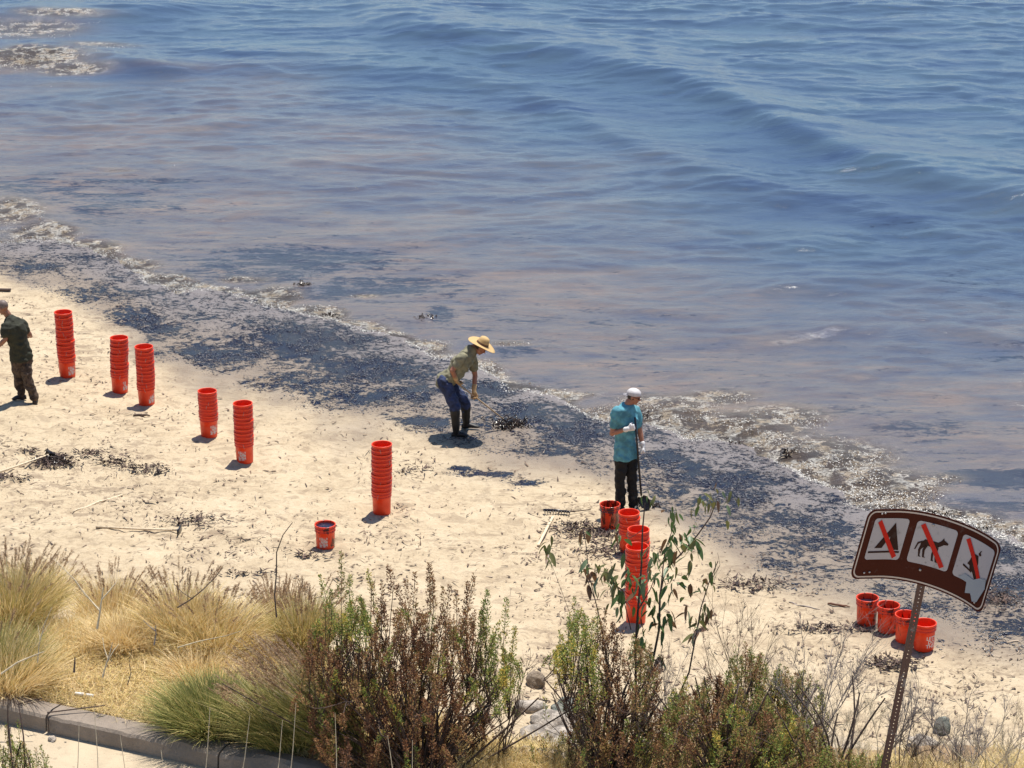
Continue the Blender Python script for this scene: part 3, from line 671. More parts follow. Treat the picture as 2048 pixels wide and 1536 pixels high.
ra = Vector(per.location)+Vector(q1(919, 774, .02)); rb = Vector((O1.x+.78, O1.y+.50, bz+.10))
rake('rake', ra, rb, 'tar covered rake held by the man in the straw hat', 'rake', .30, 9, across=(.6, .8, 0))
# --- standing man in teal
O2 = G(1254, 1018); s2 = 135.8
def q2(px, py, Y, z=None):
    X = (px-1254)/s2; upx = (1018-py)/s2; return (X, Y, (upx-Y*.37)/.929 if z is None else z)
J = dict(hL=q2(1241, 910, -.05), hR=q2(1258, 910, .06), kL=q2(1239, 960, -.05), kR=q2(1263, 960, .03), aL=q2(1242, 1010, 0, .085), aR=q2(1267, 1010, .03, .085), toeL=(-.06, -.17, .03), toeR=(.15, -.14, .03),
         neck=q2(1252, 812, 0), head=q2(1264, 796, .0), sL=q2(1231, 826, -.09), sR=q2(1266, 824, .10), eL=q2(1222, 868, -.10), eR=q2(1278, 866, .08), wL=q2(1252, 860, -.20), wR=q2(1283, 892, .02),
         dL=(.9, -.05, .25), pL=(.2, .8, .2), tL=(.0, 0, 1), dR=(.25, -.1, -.95), pR=(-.9, 0, -.1), tR=(0, -1, 0), belly=(-.01, 0, 0))
per, M, g, V = person((O2.x, O2.y, float(hbeach(O2.x, O2.y))-.01), 'man in teal tee and backward white cap holding a shovel', J, (.92, -.25, -.33),
    dict(skin=SK2, eye=M_eye, shirt=cloth('teal_cotton', (.085, .27, .33)), trousers=cloth('black_waders', (.006, .0055, .0065)), boot=M_black, glove=cloth('white_glove', (.66, .64, .62), .1)),
    dict(hem=.05, sleeve=.58, boot=.72, glove=True, curlL=1.5, curlR=1.2, up=(.2, 0, 1), legr=[.088, .084, .070, .058]))
MC = frame((-.97, .12, .12), (.12, 0, 1)); hc = V['head']
bm = bmesh.new(); ball(bm, hc+MC @ Vector((0, .005, .042)), .087, .106, .080, MC)
bmesh.ops.bisect_plane(bm, geom=bm.verts[:]+bm.edges[:]+bm.faces[:], plane_co=hc+MC @ Vector((0, 0, .022)), plane_no=MC @ Vector((0, 0, -1)), clear_outer=True)
M_cap = cloth('white_cap', (.58, .55, .54), .1); done('cap', bm, M_cap, per)
bm = bmesh.new(); vs = []; vt = []
for i in range(9):
    a = math.pi*i/8; x = math.cos(a)*.075; y = .085+math.sin(a)*.075
    vs.append(bm.verts.new(hc+MC @ Vector((x, y, .030-.012*abs(math.cos(a))-.02*math.sin(a))))); vt.append(bm.verts.new(hc+MC @ Vector((x, y, .024-.012*abs(math.cos(a))-.02*math.sin(a)))))
bm.faces.new(vs); bm.faces.new(list(reversed(vt)))
for i in range(8): bm.faces.new((vs[i], vt[i], vt[i+1], vs[i+1]))
done('cap_brim', bm, cloth('grey_brim', (.30, .28, .29), .1), per)
bm = bmesh.new(); ball(bm, g(0, -.022, -.002), .079, .080, .070, M); done('hair', bm, simple('brown_hair', (.03, .02, .014), .7, .3, 80), per)
bm = bmesh.new(); ball(bm, g(.036, .088, .004), .024, .008, .014, M); ball(bm, g(-.036, .088, .004), .024, .008, .014, M); tube(bm, [g(.055, .085, .008), g(.080, .0, .008)], .003, .003, 5); tube(bm, [g(-.055, .085, .008), g(-.080, .0, .008)], .003, .003, 5); done('sunglasses', bm, M_black, per)
# shovel held upright beside him
P2 = Vector(per.location); a = P2+Vector(q2(1266, 838, -.15)); b = P2+Vector(q2(1282, 990, .02))
o = empty('shovel', (b.x, b.y, b.z), 'black shovel held upright by the man in teal', 'shovel'); a0 = a-b
bm = bmesh.new(); tube(bm, [a0, a0*.5+Vector((0, 0, 0)), Vector()], .016, .015, 8); done('handle', bm, M_tar, o)
gz = float(hbeach(b.x, b.y))-b.z
bm = bmesh.new(); rows = []
for i, (t_, w_) in enumerate(((0, .05), (.15, .10), (.5, .115), (.8, .10), (1, .03))):
    c = Vector((0.0, 0, 0)).lerp(Vector((.10, -.08, gz+.03)), t_); rows.append([bm.verts.new(c+Vector((x*w_*.75, x*w_*.5, 0))+Vector((.25, .35, .9))*(-.03*(1-x*x))) for x in (-1, -.5, 0, .5, 1)])
for p, q in zip(rows, rows[1:]):
    for k in range(4): bm.faces.new((p[k], p[k+1], q[k+1], q[k]))
r = bmesh.ops.solidify(bm, geom=bm.faces[:], thickness=.008); done('blade', bm, M_tar, o)
# --- man in olive, seen from behind
O3 = G(58, 806); s3 = 122.4
def q3(px, py, Y, z=None):
    X = (px-58)/s3; upx = (806-py)/s3; return (X, Y, (upx-Y*.332)/.943 if z is None else z)
J = dict(hL=q3(38, 712, .02), hR=q3(53, 712, .10), kL=q3(39, 752, .10), kR=q3(57, 754, .0), aL=(-.14, .15, .11), aR=(.10, .0, .09), toeL=(-.28, .12, .04), toeR=(.08, .20, .03),
         neck=q3(27, 634, .08), head=q3(17, 617, .05), sL=q3(26, 653, -.09), sR=q3(49, 648, .12), eL=q3(22, 680, -.13), eR=q3(62, 668, .22), wL=q3(0, 699, -.10), wR=q3(60, 672, .42),
         dL=(-.7, .2, -.5), pL=(0, .8, -.3), tL=(0, .5, .8), dR=(-.4, .8, 0), pR=(0, 0, -1), tR=(-1, 0, 0), belly=(.02, -.0, 0))
per, M, g, V = person((O3.x, O3.y, float(hbeach(O3.x, O3.y))-.01), 'man with shaved head in olive tee and camouflage trousers, seen from behind', J, (-.85, .35, -.40),
    dict(skin=SK3, eye=M_eye, shirt=cloth('dark_olive_cotton', (.024, .025, .013)), trousers=camo('camouflage_cloth'), boot=simple('dark_brown_boot', (.022, .014, .011), .6), glove=None),
    dict(hem=.06, sleeve=.62, boot=.78, trouser=.92, curlL=.7, curlR=.9, up=(-.25, .1, 1), legr=[.098, .096, .078, .062], bootr=[.056, .052, .048]))
bm = bmesh.new(); ball(bm, g(0, -.016, .034), .0785, .092, .090, M)
t = NT('cropped_hair'); done('hair', bm, t.out(Base_Color=t.mix(t.noise(t.obj(), 120, 3), (.10, .07, .055), (.20, .15, .13)), Roughness=.6), per)
# ---------------------------------------------------------------- sign
SGD = 20.0; SC = SGD/F
sgc = PD(1861, 1118, SGD)                                # a point on the panel
Wd, Ht = 1.22, .585
th = lambda s_: math.radians(-29+ 92*min(1, max(0, (s_-.22)/.70)))         # bend of the sheet along its width
NS = 240; cum = [(0., 0.)]
for i in range(NS):
    a = th((i+.5)/NS); cum.append((cum[-1][0]+math.cos(a)*Wd/NS, cum[-1][1]-math.sin(a)*Wd/NS))
roll = math.radians(12.5)
def smap(u, v, off=0.0):
    """u 0..Wd from the left, v 0..Ht from the foot, off: proud of the face (towards the camera)"""
    i = min(NS-1, max(0, u/Wd*NS)); k = int(i); f = i-k; x = cum[k][0]*(1-f)+cum[k+1][0]*f; y = cum[k][1]*(1-f)+cum[k+1][1]*f
    a = th(min(1, max(0, u/Wd))); x += -math.sin(a)*off; y += -math.cos(a)*off
    x -= .56; z = v-Ht*.5
    X = x*math.cos(roll)+z*math.sin(roll); Z = -x*math.sin(roll)+z*math.cos(roll)
    return Vector((X, y, Z))
root = sgc+Vector((0, .0, 0))
sign = empty('sign', (0, 0, 0), 'bent brown beach sign with three crossed out white symbols on a leaning post', 'sign')
def flat2(name, polys, off, mat, thick=0.0, outline=False):
    bm = bmesh.new()
    for P in polys:
        vs = [bm.verts.new((x, y, 0)) for x, y in P]; bm.faces.new(vs)
    bmesh.ops.triangulate(bm, faces=bm.faces[:])
    for x in np.arange(.02, Wd, .03): bmesh.ops.bisect_plane(bm, geom=bm.verts[:]+bm.edges[:]+bm.faces[:], plane_co=(x, 0, 0), plane_no=(1, 0, 0))
    for f in bm.faces:
        if f.normal.z < 0: f.normal_flip()
    for v in bm.verts: v.co = smap(v.co.x, v.co.y, off)+sgc
    if thick:
        r = bmesh.ops.extrude_face_region(bm, geom=bm.faces[:])
        vv = [e for e in r['geom'] if isinstance(e, bmesh.types.BMVert)]
        for v in vv: v.co += Vector((0, -thick, 0))
    return done(name, bm, mat, sign, False, recalc=bool(thick))
def rrect(x0, y0, x1, y1, r, n=6):
    o = []
    for cx, cy, a0 in ((x1-r, y1-r, 0), (x0+r, y1-r, 90), (x0+r, y0+r, 180), (x1-r, y0+r, 270)):
        for k in range(n+1): a = math.radians(a0+90*k/n); o.append((cx+r*math.cos(a), cy+r*math.sin(a)))
    return o
def signmat(name, col, rough=.5, wear=.3):
    t = NT(name); v = t.co(); n = t.noise(v, 9, 6, .75); n2 = t.noise(v, 40, 4, .7)
    c = t.mix(t.math('MULTIPLY', t.step(n, .56, .66), wear), col, (.30, .29, .28)); c = t.mix(t.math('MULTIPLY', t.step(n2, .64, .70), .55), c, tuple(x*.3 for x in col))
    return t.out(Base_Color=c, Roughness=rough, Specular_IOR_Level=.12)
M_brown = signmat('brown_sheeting', (.060, .012, .006), .6, .08); M_wht = signmat('white_sheeting', (.42, .39, .40), .5, .9); M_cream = signmat('cream_border', (.55, .46, .40), .5, .1)
M_red = signmat('red_slash', (.52, .022, .012), .5, .05); M_sym = signmat('dark_symbol', (.035, .014, .010), .5, .05)
flat2('panel', [rrect(0, 0, Wd, Ht, .075)], 0, M_brown, .004)
ro = rrect(.014, .014, Wd-.014, Ht-.014, .066, 8); ri = rrect(.026, .026, Wd-.026, Ht-.026, .056, 8); N = len(ro)
flat2('border', [[ro[i], ro[(i+1) % N], ri[(i+1) % N], ri[i]] for i in range(N)], .0065, M_cream)
sq = [(.085, .165), (.475, .165), (.845, .165)]; sw = .325; sh = .345
for k, (x, y) in enumerate(sq): flat2('symbol_square', [rrect(x, y, x+sw, y+sh, .028)], .0065, M_wht)
def T(k, P): x0, y0 = sq[k]; return [[(x0+a*sw, y0+b*sh) for a, b in p] for p in P]
flat2('tent_symbol', T(0, [[(.20, .28), (.42, .28), (.66, .70), (.62, .86)], [(.62, .86), (.66, .70), (.88, .24), (.78, .24), (.60, .62)], [(.05, .17), (.95, .19), (.95, .24), (.05, .22)], [(.20, .24), (.30, .24), (.62, .84), (.58, .88)]][:1]+[[(.55, .76), (.64, .90), (.92, .24), (.64, .24)]]+[[(.05, .16), (.95, .17), (.95, .215), (.05, .205)]]), .009, M_sym)
flat2('dog_symbol', T(1, [[(.22, .50), (.30, .60), (.62, .60), (.66, .50), (.60, .44), (.40, .46), (.32, .42), (.22, .44)],
    [(.58, .60), (.62, .60), (.68, .66), (.72, .74), (.75, .69), (.86, .64), (.85, .60), (.76, .58), (.70, .53), (.66, .50), (.58, .52)],
    [(.22, .50), (.26, .56), (.14, .50), (.10, .32), (.13, .32), (.17, .46)], [(.22, .44), (.32, .42), (.26, .34), (.27, .20), (.31, .17), (.24, .17), (.20, .33)], [(.32, .46), (.40, .46), (.36, .34), (.38, .20), (.42, .17), (.34, .17), (.30, .34)],
    [(.60, .46), (.66, .48), (.66, .32), (.70, .16), (.74, .13), (.66, .13), (.61, .30)], [(.54, .45), (.60, .46), (.58, .32), (.60, .17), (.63, .14), (.56, .14), (.53, .30)]]), .009, M_sym)
flat2('figure_symbol', T(2, [[(.36, .62), (.42, .68), (.54, .68), (.60, .50), (.56, .36), (.62, .30), (.70, .14), (.62, .12), (.50, .26), (.40, .30), (.34, .46)], [(.52, .72), (.56, .80), (.60, .83), (.58, .76), (.62, .72), (.58, .68)], [(.20, .36), (.46, .28), (.47, .24), (.20, .31)], [(.34, .50), (.30, .40), (.38, .38), (.40, .46)]]), .009, M_sym)
for k in range(3): flat2('slash', T(k, [[(.10, .90), (.19, .97), (.90, .10), (.81, .03)]]), .011, M_red)
# torn silvery sticker over the lower right corner
flat2('sticker', [[(.90, .17), (.985, .165), (1.00, .08), (1.05, .10), (1.09, .05), (1.14, .07), (1.185, .20), (1.17, .27), (1.10, .25), (1.04, .21), (.95, .22)]], .013, signmat('torn_silver_tape', (.30, .33, .37), .35, 1.0))
for (u, v) in ((.13, .55), (.16, .555), (.12, .055), (.17, .06), (1.12, .055)):
    bm = bmesh.new(); ball(bm, smap(u, v, .011)+sgc, .008, .006, .008); done('rivet', bm, M_wire, sign)
# leaning perforated post
pt = smap(.60, .54, -.012)+sgc; pd0 = (smap(.60, .1, -.012)-smap(.60, .5, -.012)).normalized()
fr = ray(1770, 1535); foot = Vector([0, 0, CAM_H])+Vector(fr)*((pt.y+.02)/fr[1]); pdv = (foot-pt); Lp = pdv.length+.9; pdv.normalize()
pw = .055; side = Vector((math.cos(roll), 0, -math.sin(roll))); nrm = side.cross(pdv).normalized()
if nrm.y > 0: nrm = -nrm
MP = Matrix((side, nrm, pdv)).transposed()
M_post = signmat('rusted_post', (.12, .072, .058), .6, .55)
bm = bmesh.new(); hole = .0254; pit = .0254*1.25; nh = int(Lp/pit)
for s_ in (-1, 1):
    box(bm, pt+pdv*Lp/2+side*s_*(pw/2-.0115)+nrm*0, .023, .004, Lp, MP); box(bm, pt+pdv*Lp/2+side*s_*(pw/2)-nrm*.012, .004, .026, Lp, MP)
for i in range(nh): box(bm, pt+pdv*(i+.5)*pit, .0125, .0035, pit-.009, MP)
done('post', bm, M_post, sign, False)
for v_ in (.12, .50):
    bm = bmesh.new(); tube(bm, [smap(.60, v_, .004)+sgc, smap(.60, v_, .016)+sgc], .011, .010, 6); done('bolt', bm, M_wire, sign)
# ---------------------------------------------------------------- vegetation helpers
def blades(base, vec, bend, width, tint, segs=3, side=None):
    N = len(base); ts = np.linspace(0, 1, segs+1)
    if side is None:
        a = rng.random(N)*6.283; side = np.stack([np.cos(a), np.sin(a), np.zeros(N)], 1)
    V = []
    for t in ts:
        p = base+vec*t+bend*t*t; w_ = (width*(1-t)**.6*.5+.0004)[:, None]
        V += [p-side*w_, p+side*w_]
    V = np.stack(V, 1).reshape(-1, 3); k = 2*(segs+1); b = (np.arange(N)*k)[:, None]
    Q = np.concatenate([np.stack([b[:, 0]+2*i, b[:, 0]+2*i+1, b[:, 0]+2*i+3, b[:, 0]+2*i+2], 1) for i in range(segs)])
    return V, Q, np.repeat(tint, k)
def leaves(p, d, L, W, tint):
    """small folded leaves: p base, d unit direction"""
    N = len(p); r = rng.normal(size=(N, 3)); s_ = np.cross(d, r); s_ /= np.linalg.norm(s_, axis=1)[:, None]+1e-9
    V = np.stack([p, p+d*(L*.45)[:, None]-s_*(W*.5)[:, None], p+d*L[:, None], p+d*(L*.45)[:, None]+s_*(W*.5)[:, None]], 1).reshape(-1, 3)
    b = np.arange(N)*4; return V, np.stack([b, b+1, b+2, b+3], 1), np.repeat(tint, 4)
def join(L):
    V = []; Q = []; T_ = []; o = 0
    for v, q, t in L: V.append(v); Q.append(q+o); T_.append(t); o += len(v)
    return np.concatenate(V), np.concatenate(Q), np.concatenate(T_)
def nptubes(paths, n=4):
    """paths: list of (pts (k,3), r0, r1)"""
    V = []; Q = []; o = 0
    for P, r0, r1 in paths:
        P = np.asarray(P, float); k = len(P); D = np.gradient(P, axis=0); D /= np.linalg.norm(D, axis=1)[:, None]+1e-9
        u = np.cross(D, [.31, .77, .2]); u /= np.linalg.norm(u, axis=1)[:, None]+1e-9; w_ = np.cross(D, u); r = np.linspace(r0, r1, k)[:, None]
        for j in range(n): a = 2*math.pi*j/n; V.append(P+(u*math.cos(a)+w_*math.sin(a))*r)
        for j in range(n):
            a = o+j*k+np.arange(k-1); b = o+((j+1) % n)*k+np.arange(k-1); Q.append(np.stack([a, b, b+1, a+1], 1))
        o += n*k
    return np.concatenate(V), np.concatenate(Q)
def ramp_mat(name, stops, rough=.7, trans=.0):
    t = NT(name); c = t.ramp(t.attr('tint'), stops); t.out(Base_Color=c, Roughness=rough, Specular_IOR_Level=.3)
    if trans:
        tr = t.n('BsdfTranslucent', None, Color=c); mx = t.n('MixShader', None, Fac=trans); t.t.links.new(t.b.outputs[0], mx.inputs[1]); t.t.links.new(tr.outputs[0], mx.inputs[2])
        t.t.links.new(mx.outputs[0], t.t.nodes['Material Output'].inputs[0])
    return t.m
M_gr = ramp_mat('grass_blades', [(0, (.10, .13, .03)), (.3, (.26, .27, .08)), (.55, (.52, .43, .16)), (.8, (.74, .56, .25)), (1, (.82, .66, .38))], .7, .3)
M_seed = ramp_mat('seed_plumes', [(0, (.15, .085, .055)), (.5, (.38, .24, .14)), (1, (.62, .46, .28))], .8, .2)
M_leaf = ramp_mat('shrub_leaves', [(0, (.12, .055, .032)), (.25, (.28, .13, .06)), (.45, (.50, .31, .14)), (.55, (.27, .22, .07)), (.75, (.15, .22, .045)), (.92, (.30, .38, .09)), (1, (.62, .46, .10))], .6, .35)
M_bark = simple('shrub_bark', (.065, .040, .030), .9, .4, 30); M_twig = simple('grey_twig', (.25, .21, .19), .9, .35, 20); M_straw2 = simple('bleached_stalk', (.52, .43, .29), .85, .25, 20)
M_dk = simple('dark_twig', (.09, .06, .045), .9, .3, 20)
def grass_clump(px, py, hpx, wpx, n, label, dry=.6, lean=0., seeds=60, pink=.4, group='fountain grass clumps on the bluff', depth=None):
    b = GT(px, py) if depth is None else PD(px, py, depth); sc = 235.; H = hpx/sc; R = wpx/sc/2
    o = empty('fountain_grass', b, label, 'grass clump', group)
    def dirs(N, spread):
        a = rng.random(N)*6.283; r = np.sqrt(rng.random(N)); x = np.cos(a)*r; y = np.sin(a)*r; return x, y
    x, y = dirs(n, 1); L = H*(.55+.5*rng.random(n))
    base = np.stack([x*R*.8, y*R*.8, np.full(n, -.06)], 1)
    vec = np.stack([x*R*.4+lean*L*.6+rng.normal(0, .05, n), y*R*.4+rng.normal(0, .05, n), L], 1); bend = np.stack([x*R*.45+lean*L*.5+rng.normal(0, .08, n), y*R*.4+rng.normal(0, .08, n), -L*.35*(x*x+y*y)], 1)
    tint = np.clip(dry+rng.normal(0, .2, n)-.2*(1-L/H), 0, 1)
    V, Q, T_ = blades(base, vec, bend, .006+.004*rng.random(n), tint, 4)
    bl = link('blades', npmesh('blades', V, Q, {'tint': T_}), M_gr, o); tag(bl, kind='stuff')
    if seeds:
        x, y = dirs(seeds, 1); L = H*(.85+.3*rng.random(seeds)); P = []; lv = []
        for i in range(seeds):
            p0 = np.array([x[i]*R*.3, y[i]*R*.3, 0]); v = np.array([x[i]*R*.8+lean*L[i]*.9, y[i]*R*.7, L[i]]); bd = np.array([x[i]*R*.35+lean*L[i]*.45, y[i]*R*.3, -.1*L[i]*(x[i]**2+y[i]**2+abs(lean))])
            ts = np.linspace(0, 1, 6)[:, None]; pts = p0+v*ts+bd*ts*ts; P.append((pts, .0018, .0012))
            m = 80; tt = .80+.20*rng.random(m); pp = p0+v*tt[:, None]+bd*(tt*tt)[:, None]; ax = (v+2*bd); ax /= np.linalg.norm(ax)
            dd = ax*.8+rng.normal(0, .42, (m, 3)); dd /= np.linalg.norm(dd, axis=1)[:, None]; lv.append(leaves(pp, dd, .022+.012*rng.random(m), np.full(m, .004), np.clip(1-pink+rng.normal(0, .18)+rng.normal(0, .1, m), 0, 1)))
        V, Q = nptubes(P, 3); s_ = link('stalks', npmesh('stalks', V, Q), M_straw2, o); tag(s_, kind='stuff')
        V, Q, T_ = join(lv); s_ = link('seed_heads', npmesh('seed_heads', V, Q, {'tint': T_}), M_seed, o); tag(s_, kind='stuff')
    return o
GC = [ # px, base row, height, width, blades, dryness, lean, seeds, label
    (25, 1235, 145, 130, 900, .50, .05, 60, 'tall fountain grass clump touching the left edge of the bluff'),
    (90, 1225, 165, 130, 900, .60, .0, 60, 'golden fountain grass clump with dark plumes, second from the left edge'),
    (165, 1230, 160, 130, 1000, .62, .0, 50, 'tallest golden fountain grass clump on the left of the bluff'),
    (225, 1245, 140, 110, 800, .70, .08, 36, 'straw yellow fountain grass clump right of the tallest golden clump'),
    (305, 1240, 150, 100, 800, .50, .0, 50, 'greenish fountain grass clump with plumes, under the hoe on the sand'),
    (365, 1262, 130, 110, 700, .66, .05, 36, 'low golden clump behind the leaning dark stick'),
    (430, 1285, 110, 120, 700, .62, .1, 30, 'short straw coloured clump left of the curved bare stem'),
    (560, 1270, 165, 100, 900, .45, .0, 80, 'fountain grass clump with reddish plumes at the curved bare stem'),
    (610, 1285, 130, 80, 600, .45, .08, 40, 'reddish plumed clump against the left side of the big brown shrub'),
    (-5, 1345, 130, 110, 700, .25, .1, 10, 'green grass clump low at the left edge above the kerb'),
    (20, 1370, 120, 110, 600, .75, .2, 0, 'pale bleached tussock leaning over the kerb at the left edge'),
    (245, 1285, 80, 80, 400, .85, .0, 0, 'small bleached tussock in the straw behind the pale forked stalk'),
    (395, 1350, 70, 80, 400, .9, .0, 0, 'bright straw tuft above the green mound'),
]
for (px, py, h, wd, n, dry, ln, sd_, lab) in GC: grass_clump(px, py, h, wd*1.55, int(n*2.6), lab, dry+.22, ln, int(sd_*1.25))
# broad green mound and the plumes that lean to the left out of it
grass_clump(430, 1448, 115, 190, 4200, 'broad green grass mound spilling over the kerb', .33, -.05, 0, group='broad grass mounds by the kerb')
grass_clump(580, 1478, 150, 160, 3000, 'grass mound with pink plumes leaning left beside the big brown shrub', .42, -.25, 60, .5, group='broad grass mounds by the kerb')
grass_clump(690, 1505, 235, 110, 1500, 'tall pink plumed grass at the foot of the big brown shrub', .42, -.45, 110, .5, group='broad grass mounds by the kerb')
for (px, dp, h, wd, n, lab) in [(1640, 21.7, 120, 130, 500, 'dry tuft between the wide shrub and the sign post'), (1730, 21.3, 100, 120, 450, 'dry tuft around the base of the sign post'), (1830, 21.6, 110, 130, 500, 'dry tuft right of the sign post'), (1930, 21.5, 90, 130, 450, 'dry tuft at the foot of the corner grey shrub'), (2030, 21.6, 100, 120, 450, 'dry tuft in the bottom right corner'), (1075, 22.2, 95, 110, 500, 'orange dry tuft right of the big shrub')]:
    grass_clump(px, 1590, h, wd, n, lab, .88, .0, 0, group='dry tufts on the slope', depth=dp)
# straw litter on the terrace and slope
def litter(name, polyg, n, Lm, tintf, up=.25, mat=M_gr, width=.005, hf=hbluff, sc=1.0):
    P = np.array(polyg, float); x0, y0 = P.min(0); x1, y1 = P.max(0); pts = []
    while len(pts) < n:
        a = rng.random((n, 2))*[x1-x0, y1-y0]+[x0, y0]; ins = np.zeros(n, bool)
        for i in range(len(P)):
            (xa, ya), (xb, yb) = P[i], P[(i+1) % len(P)]; c = ((ya > a[:, 1]) != (yb > a[:, 1])) & (a[:, 0] < (xb-xa)*(a[:, 1]-ya)/(yb-ya+1e-9)+xa); ins ^= c
        pts += list(a[ins])
    a = np.array(pts[:n]); z = np.full(n, Z_T)
    for _ in range(6):
        v = (a[:, 1]-768)/F; u = (a[:, 0]-1024)/F; d2 = sp+v*cp; t = (CAM_H-z)/d2; X = u*t; Y = (cp-v*sp)*t; z = hf(X, Y)
    th_ = rng.random(n)*6.283; L = Lm*(.4+rng.random(n)); el = np.abs(rng.normal(0, up, n))
    vec = np.stack([np.cos(th_)*np.cos(el)*L, np.sin(th_)*np.cos(el)*L, np.sin(el)*L], 1); bend = rng.normal(0, .25, (n, 3))*L[:, None]; bend[:, 2] = -np.abs(bend[:, 2])*.4
    V, Q, T_ = blades(np.stack([X, Y, z+.008], 1), vec, bend, width*(.6+.8*rng.random(n)), np.clip(tintf+rng.normal(0, .16, n), 0, 1), 3)
    o = link(name, npmesh(name, V, Q, {'tint': T_}), mat); return o
o = litter('dry_grass', [(-30, 1215), (300, 1240), (600, 1270), (800, 1360), (1000, 1490), (1050, 1560), (600, 1560), (470, 1505), (280, 1450), (90, 1402), (-30, 1385)], 42000, .13, .80, .55); tag(o, 'loose golden straw matted over the soil behind the kerb', 'dry grass', kind='stuff')
o = litter('slope_grass', [(960, 1490), (1060, 1468), (1130, 1510), (1200, 1480), (1320, 1505), (1440, 1480), (1560, 1500), (1640, 1462), (1720, 1485), (1790, 1448), (1850, 1490), (1930, 1500), (2000, 1450), (2100, 1470), (2100, 1580), (900, 1580)], 26000, .15, .80, .75); tag(o, 'sparse dry grass on the slope under the shrubs', 'dry grass', kind='stuff')
o = litter('dry_grass', [(-30, 1195), (300, 1215), (620, 1250), (640, 1330), (480, 1350), (300, 1310), (-30, 1330)], 9000, .26, .88, 1.0, width=.0045); tag(o, 'shaggy golden bank of dry grass between the plumed clumps', 'dry grass', kind='stuff')
# shrubs ------------------------------------------------
def curve3(a, b, bulge, k=7):
    a, b = np.array(a), np.array(b); t = np.linspace(0, 1, k)[:, None]; return a*(1-t)+b*t+np.array(bulge)*(np.sin(t*math.pi))
def inpoly(P, n):
    P = np.array(P, float); x0, y0 = P.min(0); x1, y1 = P.max(0); out = []
    while len(out) < n:
        q = rng.random(2)*[x1-x0, y1-y0]+[x0, y0]; c = False
        for i in range(len(P)):
            (xa, ya), (xb, yb) = P[i], P[(i+1) % len(P)]
            if (ya > q[1]) != (yb > q[1]) and q[0] < (xb-xa)*(q[1]-ya)/(yb-ya+1e-9)+xa: c = not c
        if c: out.append(q)
    return out
def shrub(px, depth, label, spires, area, n, tintf, leafn=75, L=.022, base_row=1575, jit=.45, group=None, shoot=.34, stemn=14, name='shrub', spread=120, cat='shrub', rad=.032):
    b = PD(px, base_row, depth); o = empty(name, b, label, cat, group); B = np.array(b)
    tips = [(x, y, s_, rng.normal(0, jit*.5)) for x, y, s_ in spires]+[(x, y, rng.uniform(.4, .9), rng.normal(0, jit)) for x, y in inpoly(area, n)]
    paths = []; lv = []; mains = []
    for i in range(stemn):
        x = px+rng.normal(0, spread); y = rng.uniform(base_row-250, base_row-130); p = np.array(PD(x, y, depth+rng.normal(0, jit*.6))); mains.append(p)
        r0 = np.array([rng.normal(0, .05), rng.normal(0, .05), 0]); paths.append((curve3(r0, p-B, [rng.normal(0, .05), rng.normal(0, .05), .05]), .012, .006))
    for (x, y, s_, dj) in tips:
        tp = np.array(PD(x, y, depth+dj)); Ls = shoot*s_*rng.uniform(.8, 1.25)
        k = min(mains, key=lambda m: np.linalg.norm(m[:2]-tp[:2])+(.6 if m[2] > tp[2]-.1 else 0)+rng.random()*.15)
        loose = .09 if dj*0+len(lv) < len(spires) else .30
        d = np.array([rng.normal(0, loose), rng.normal(0, loose), 1.0])+(tp-B)*np.array([.14, .14, 0]); d /= np.linalg.norm(d); q = tp-d*Ls
        st = k if k[2] < q[2] else B+np.array([rng.normal(0, .08), rng.normal(0, .08), 0])
        paths.append((curve3(st-B, q-B, [rng.normal(0, .03), rng.normal(0, .03), -.03], 6), .0055, .003)); paths.append((curve3(q-B, tp-B, [0, 0, 0], 3), .003, .0012))
        m = int(leafn*s_*rng.uniform(.8, 1.2)); t = rng.random(m)**.9; w_ = rad*(1.05-t)**.55*(.5+.8*s_)
        off = rng.normal(0, 1, (m, 3)); off /= np.linalg.norm(off, axis=1)[:, None]; off[:, 2] *= .4; pp = q-B+d*(t*Ls)[:, None]+off*(w_*rng.random(m)**.5)[:, None]
        dd = off*.8+d*.7+rng.normal(0, .35, (m, 3)); dd /= np.linalg.norm(dd, axis=1)[:, None]
        tt = np.clip(tintf(x, y)+rng.normal(0, .09)+rng.normal(0, .15, m), 0, 1); lv.append(leaves(pp, dd, L*(.6+.7*rng.random(m)), L*(.28+.2*rng.random(m)), tt))
    V, Q = nptubes(paths, 4); link('branches', npmesh('branches', V, Q), M_bark, o)
    V, Q, T_ = join(lv); f = link('foliage', npmesh('foliage', V, Q, {'tint': T_}), M_leaf, o); tag(f, kind='stuff')
    return o
def t_big(x, y):
    v = .24+.13*math.sin(x*.05+y*.03)
    if x < 740 and y < 1260: v = .74+.1*math.sin(x*.2)
    if x > 960 and y < 1380: v = .70
    if x > 990 and y > 1240: v = .86
    if y > 1400: v -= .08
    if rng.random() < .10: v = .8
    return v
SPB = [(640, 1150, .8), (662, 1180, .8), (683, 1105, 1.3), (700, 1150, 1.1), (745, 1165, .8), (765, 1165, .8), (777, 1130, 1), (795, 1170, .8), (812, 1160, .9), (830, 1145, .9), (858, 1128, 1.5), (864, 1150, 1.2), (885, 1175, .9), (900, 1170, .9), (912, 1180, .8), (935, 1165, 1), (948, 1150, 1.2), (975, 1180, 1.2), (968, 1200, .8), (1013, 1195, 1.3), (1030, 1255, 1.), (1040, 1320, 1.), (1000, 1240, 1.), (650, 1215, 1), (720, 1190, .9), (735, 1140, .5)]
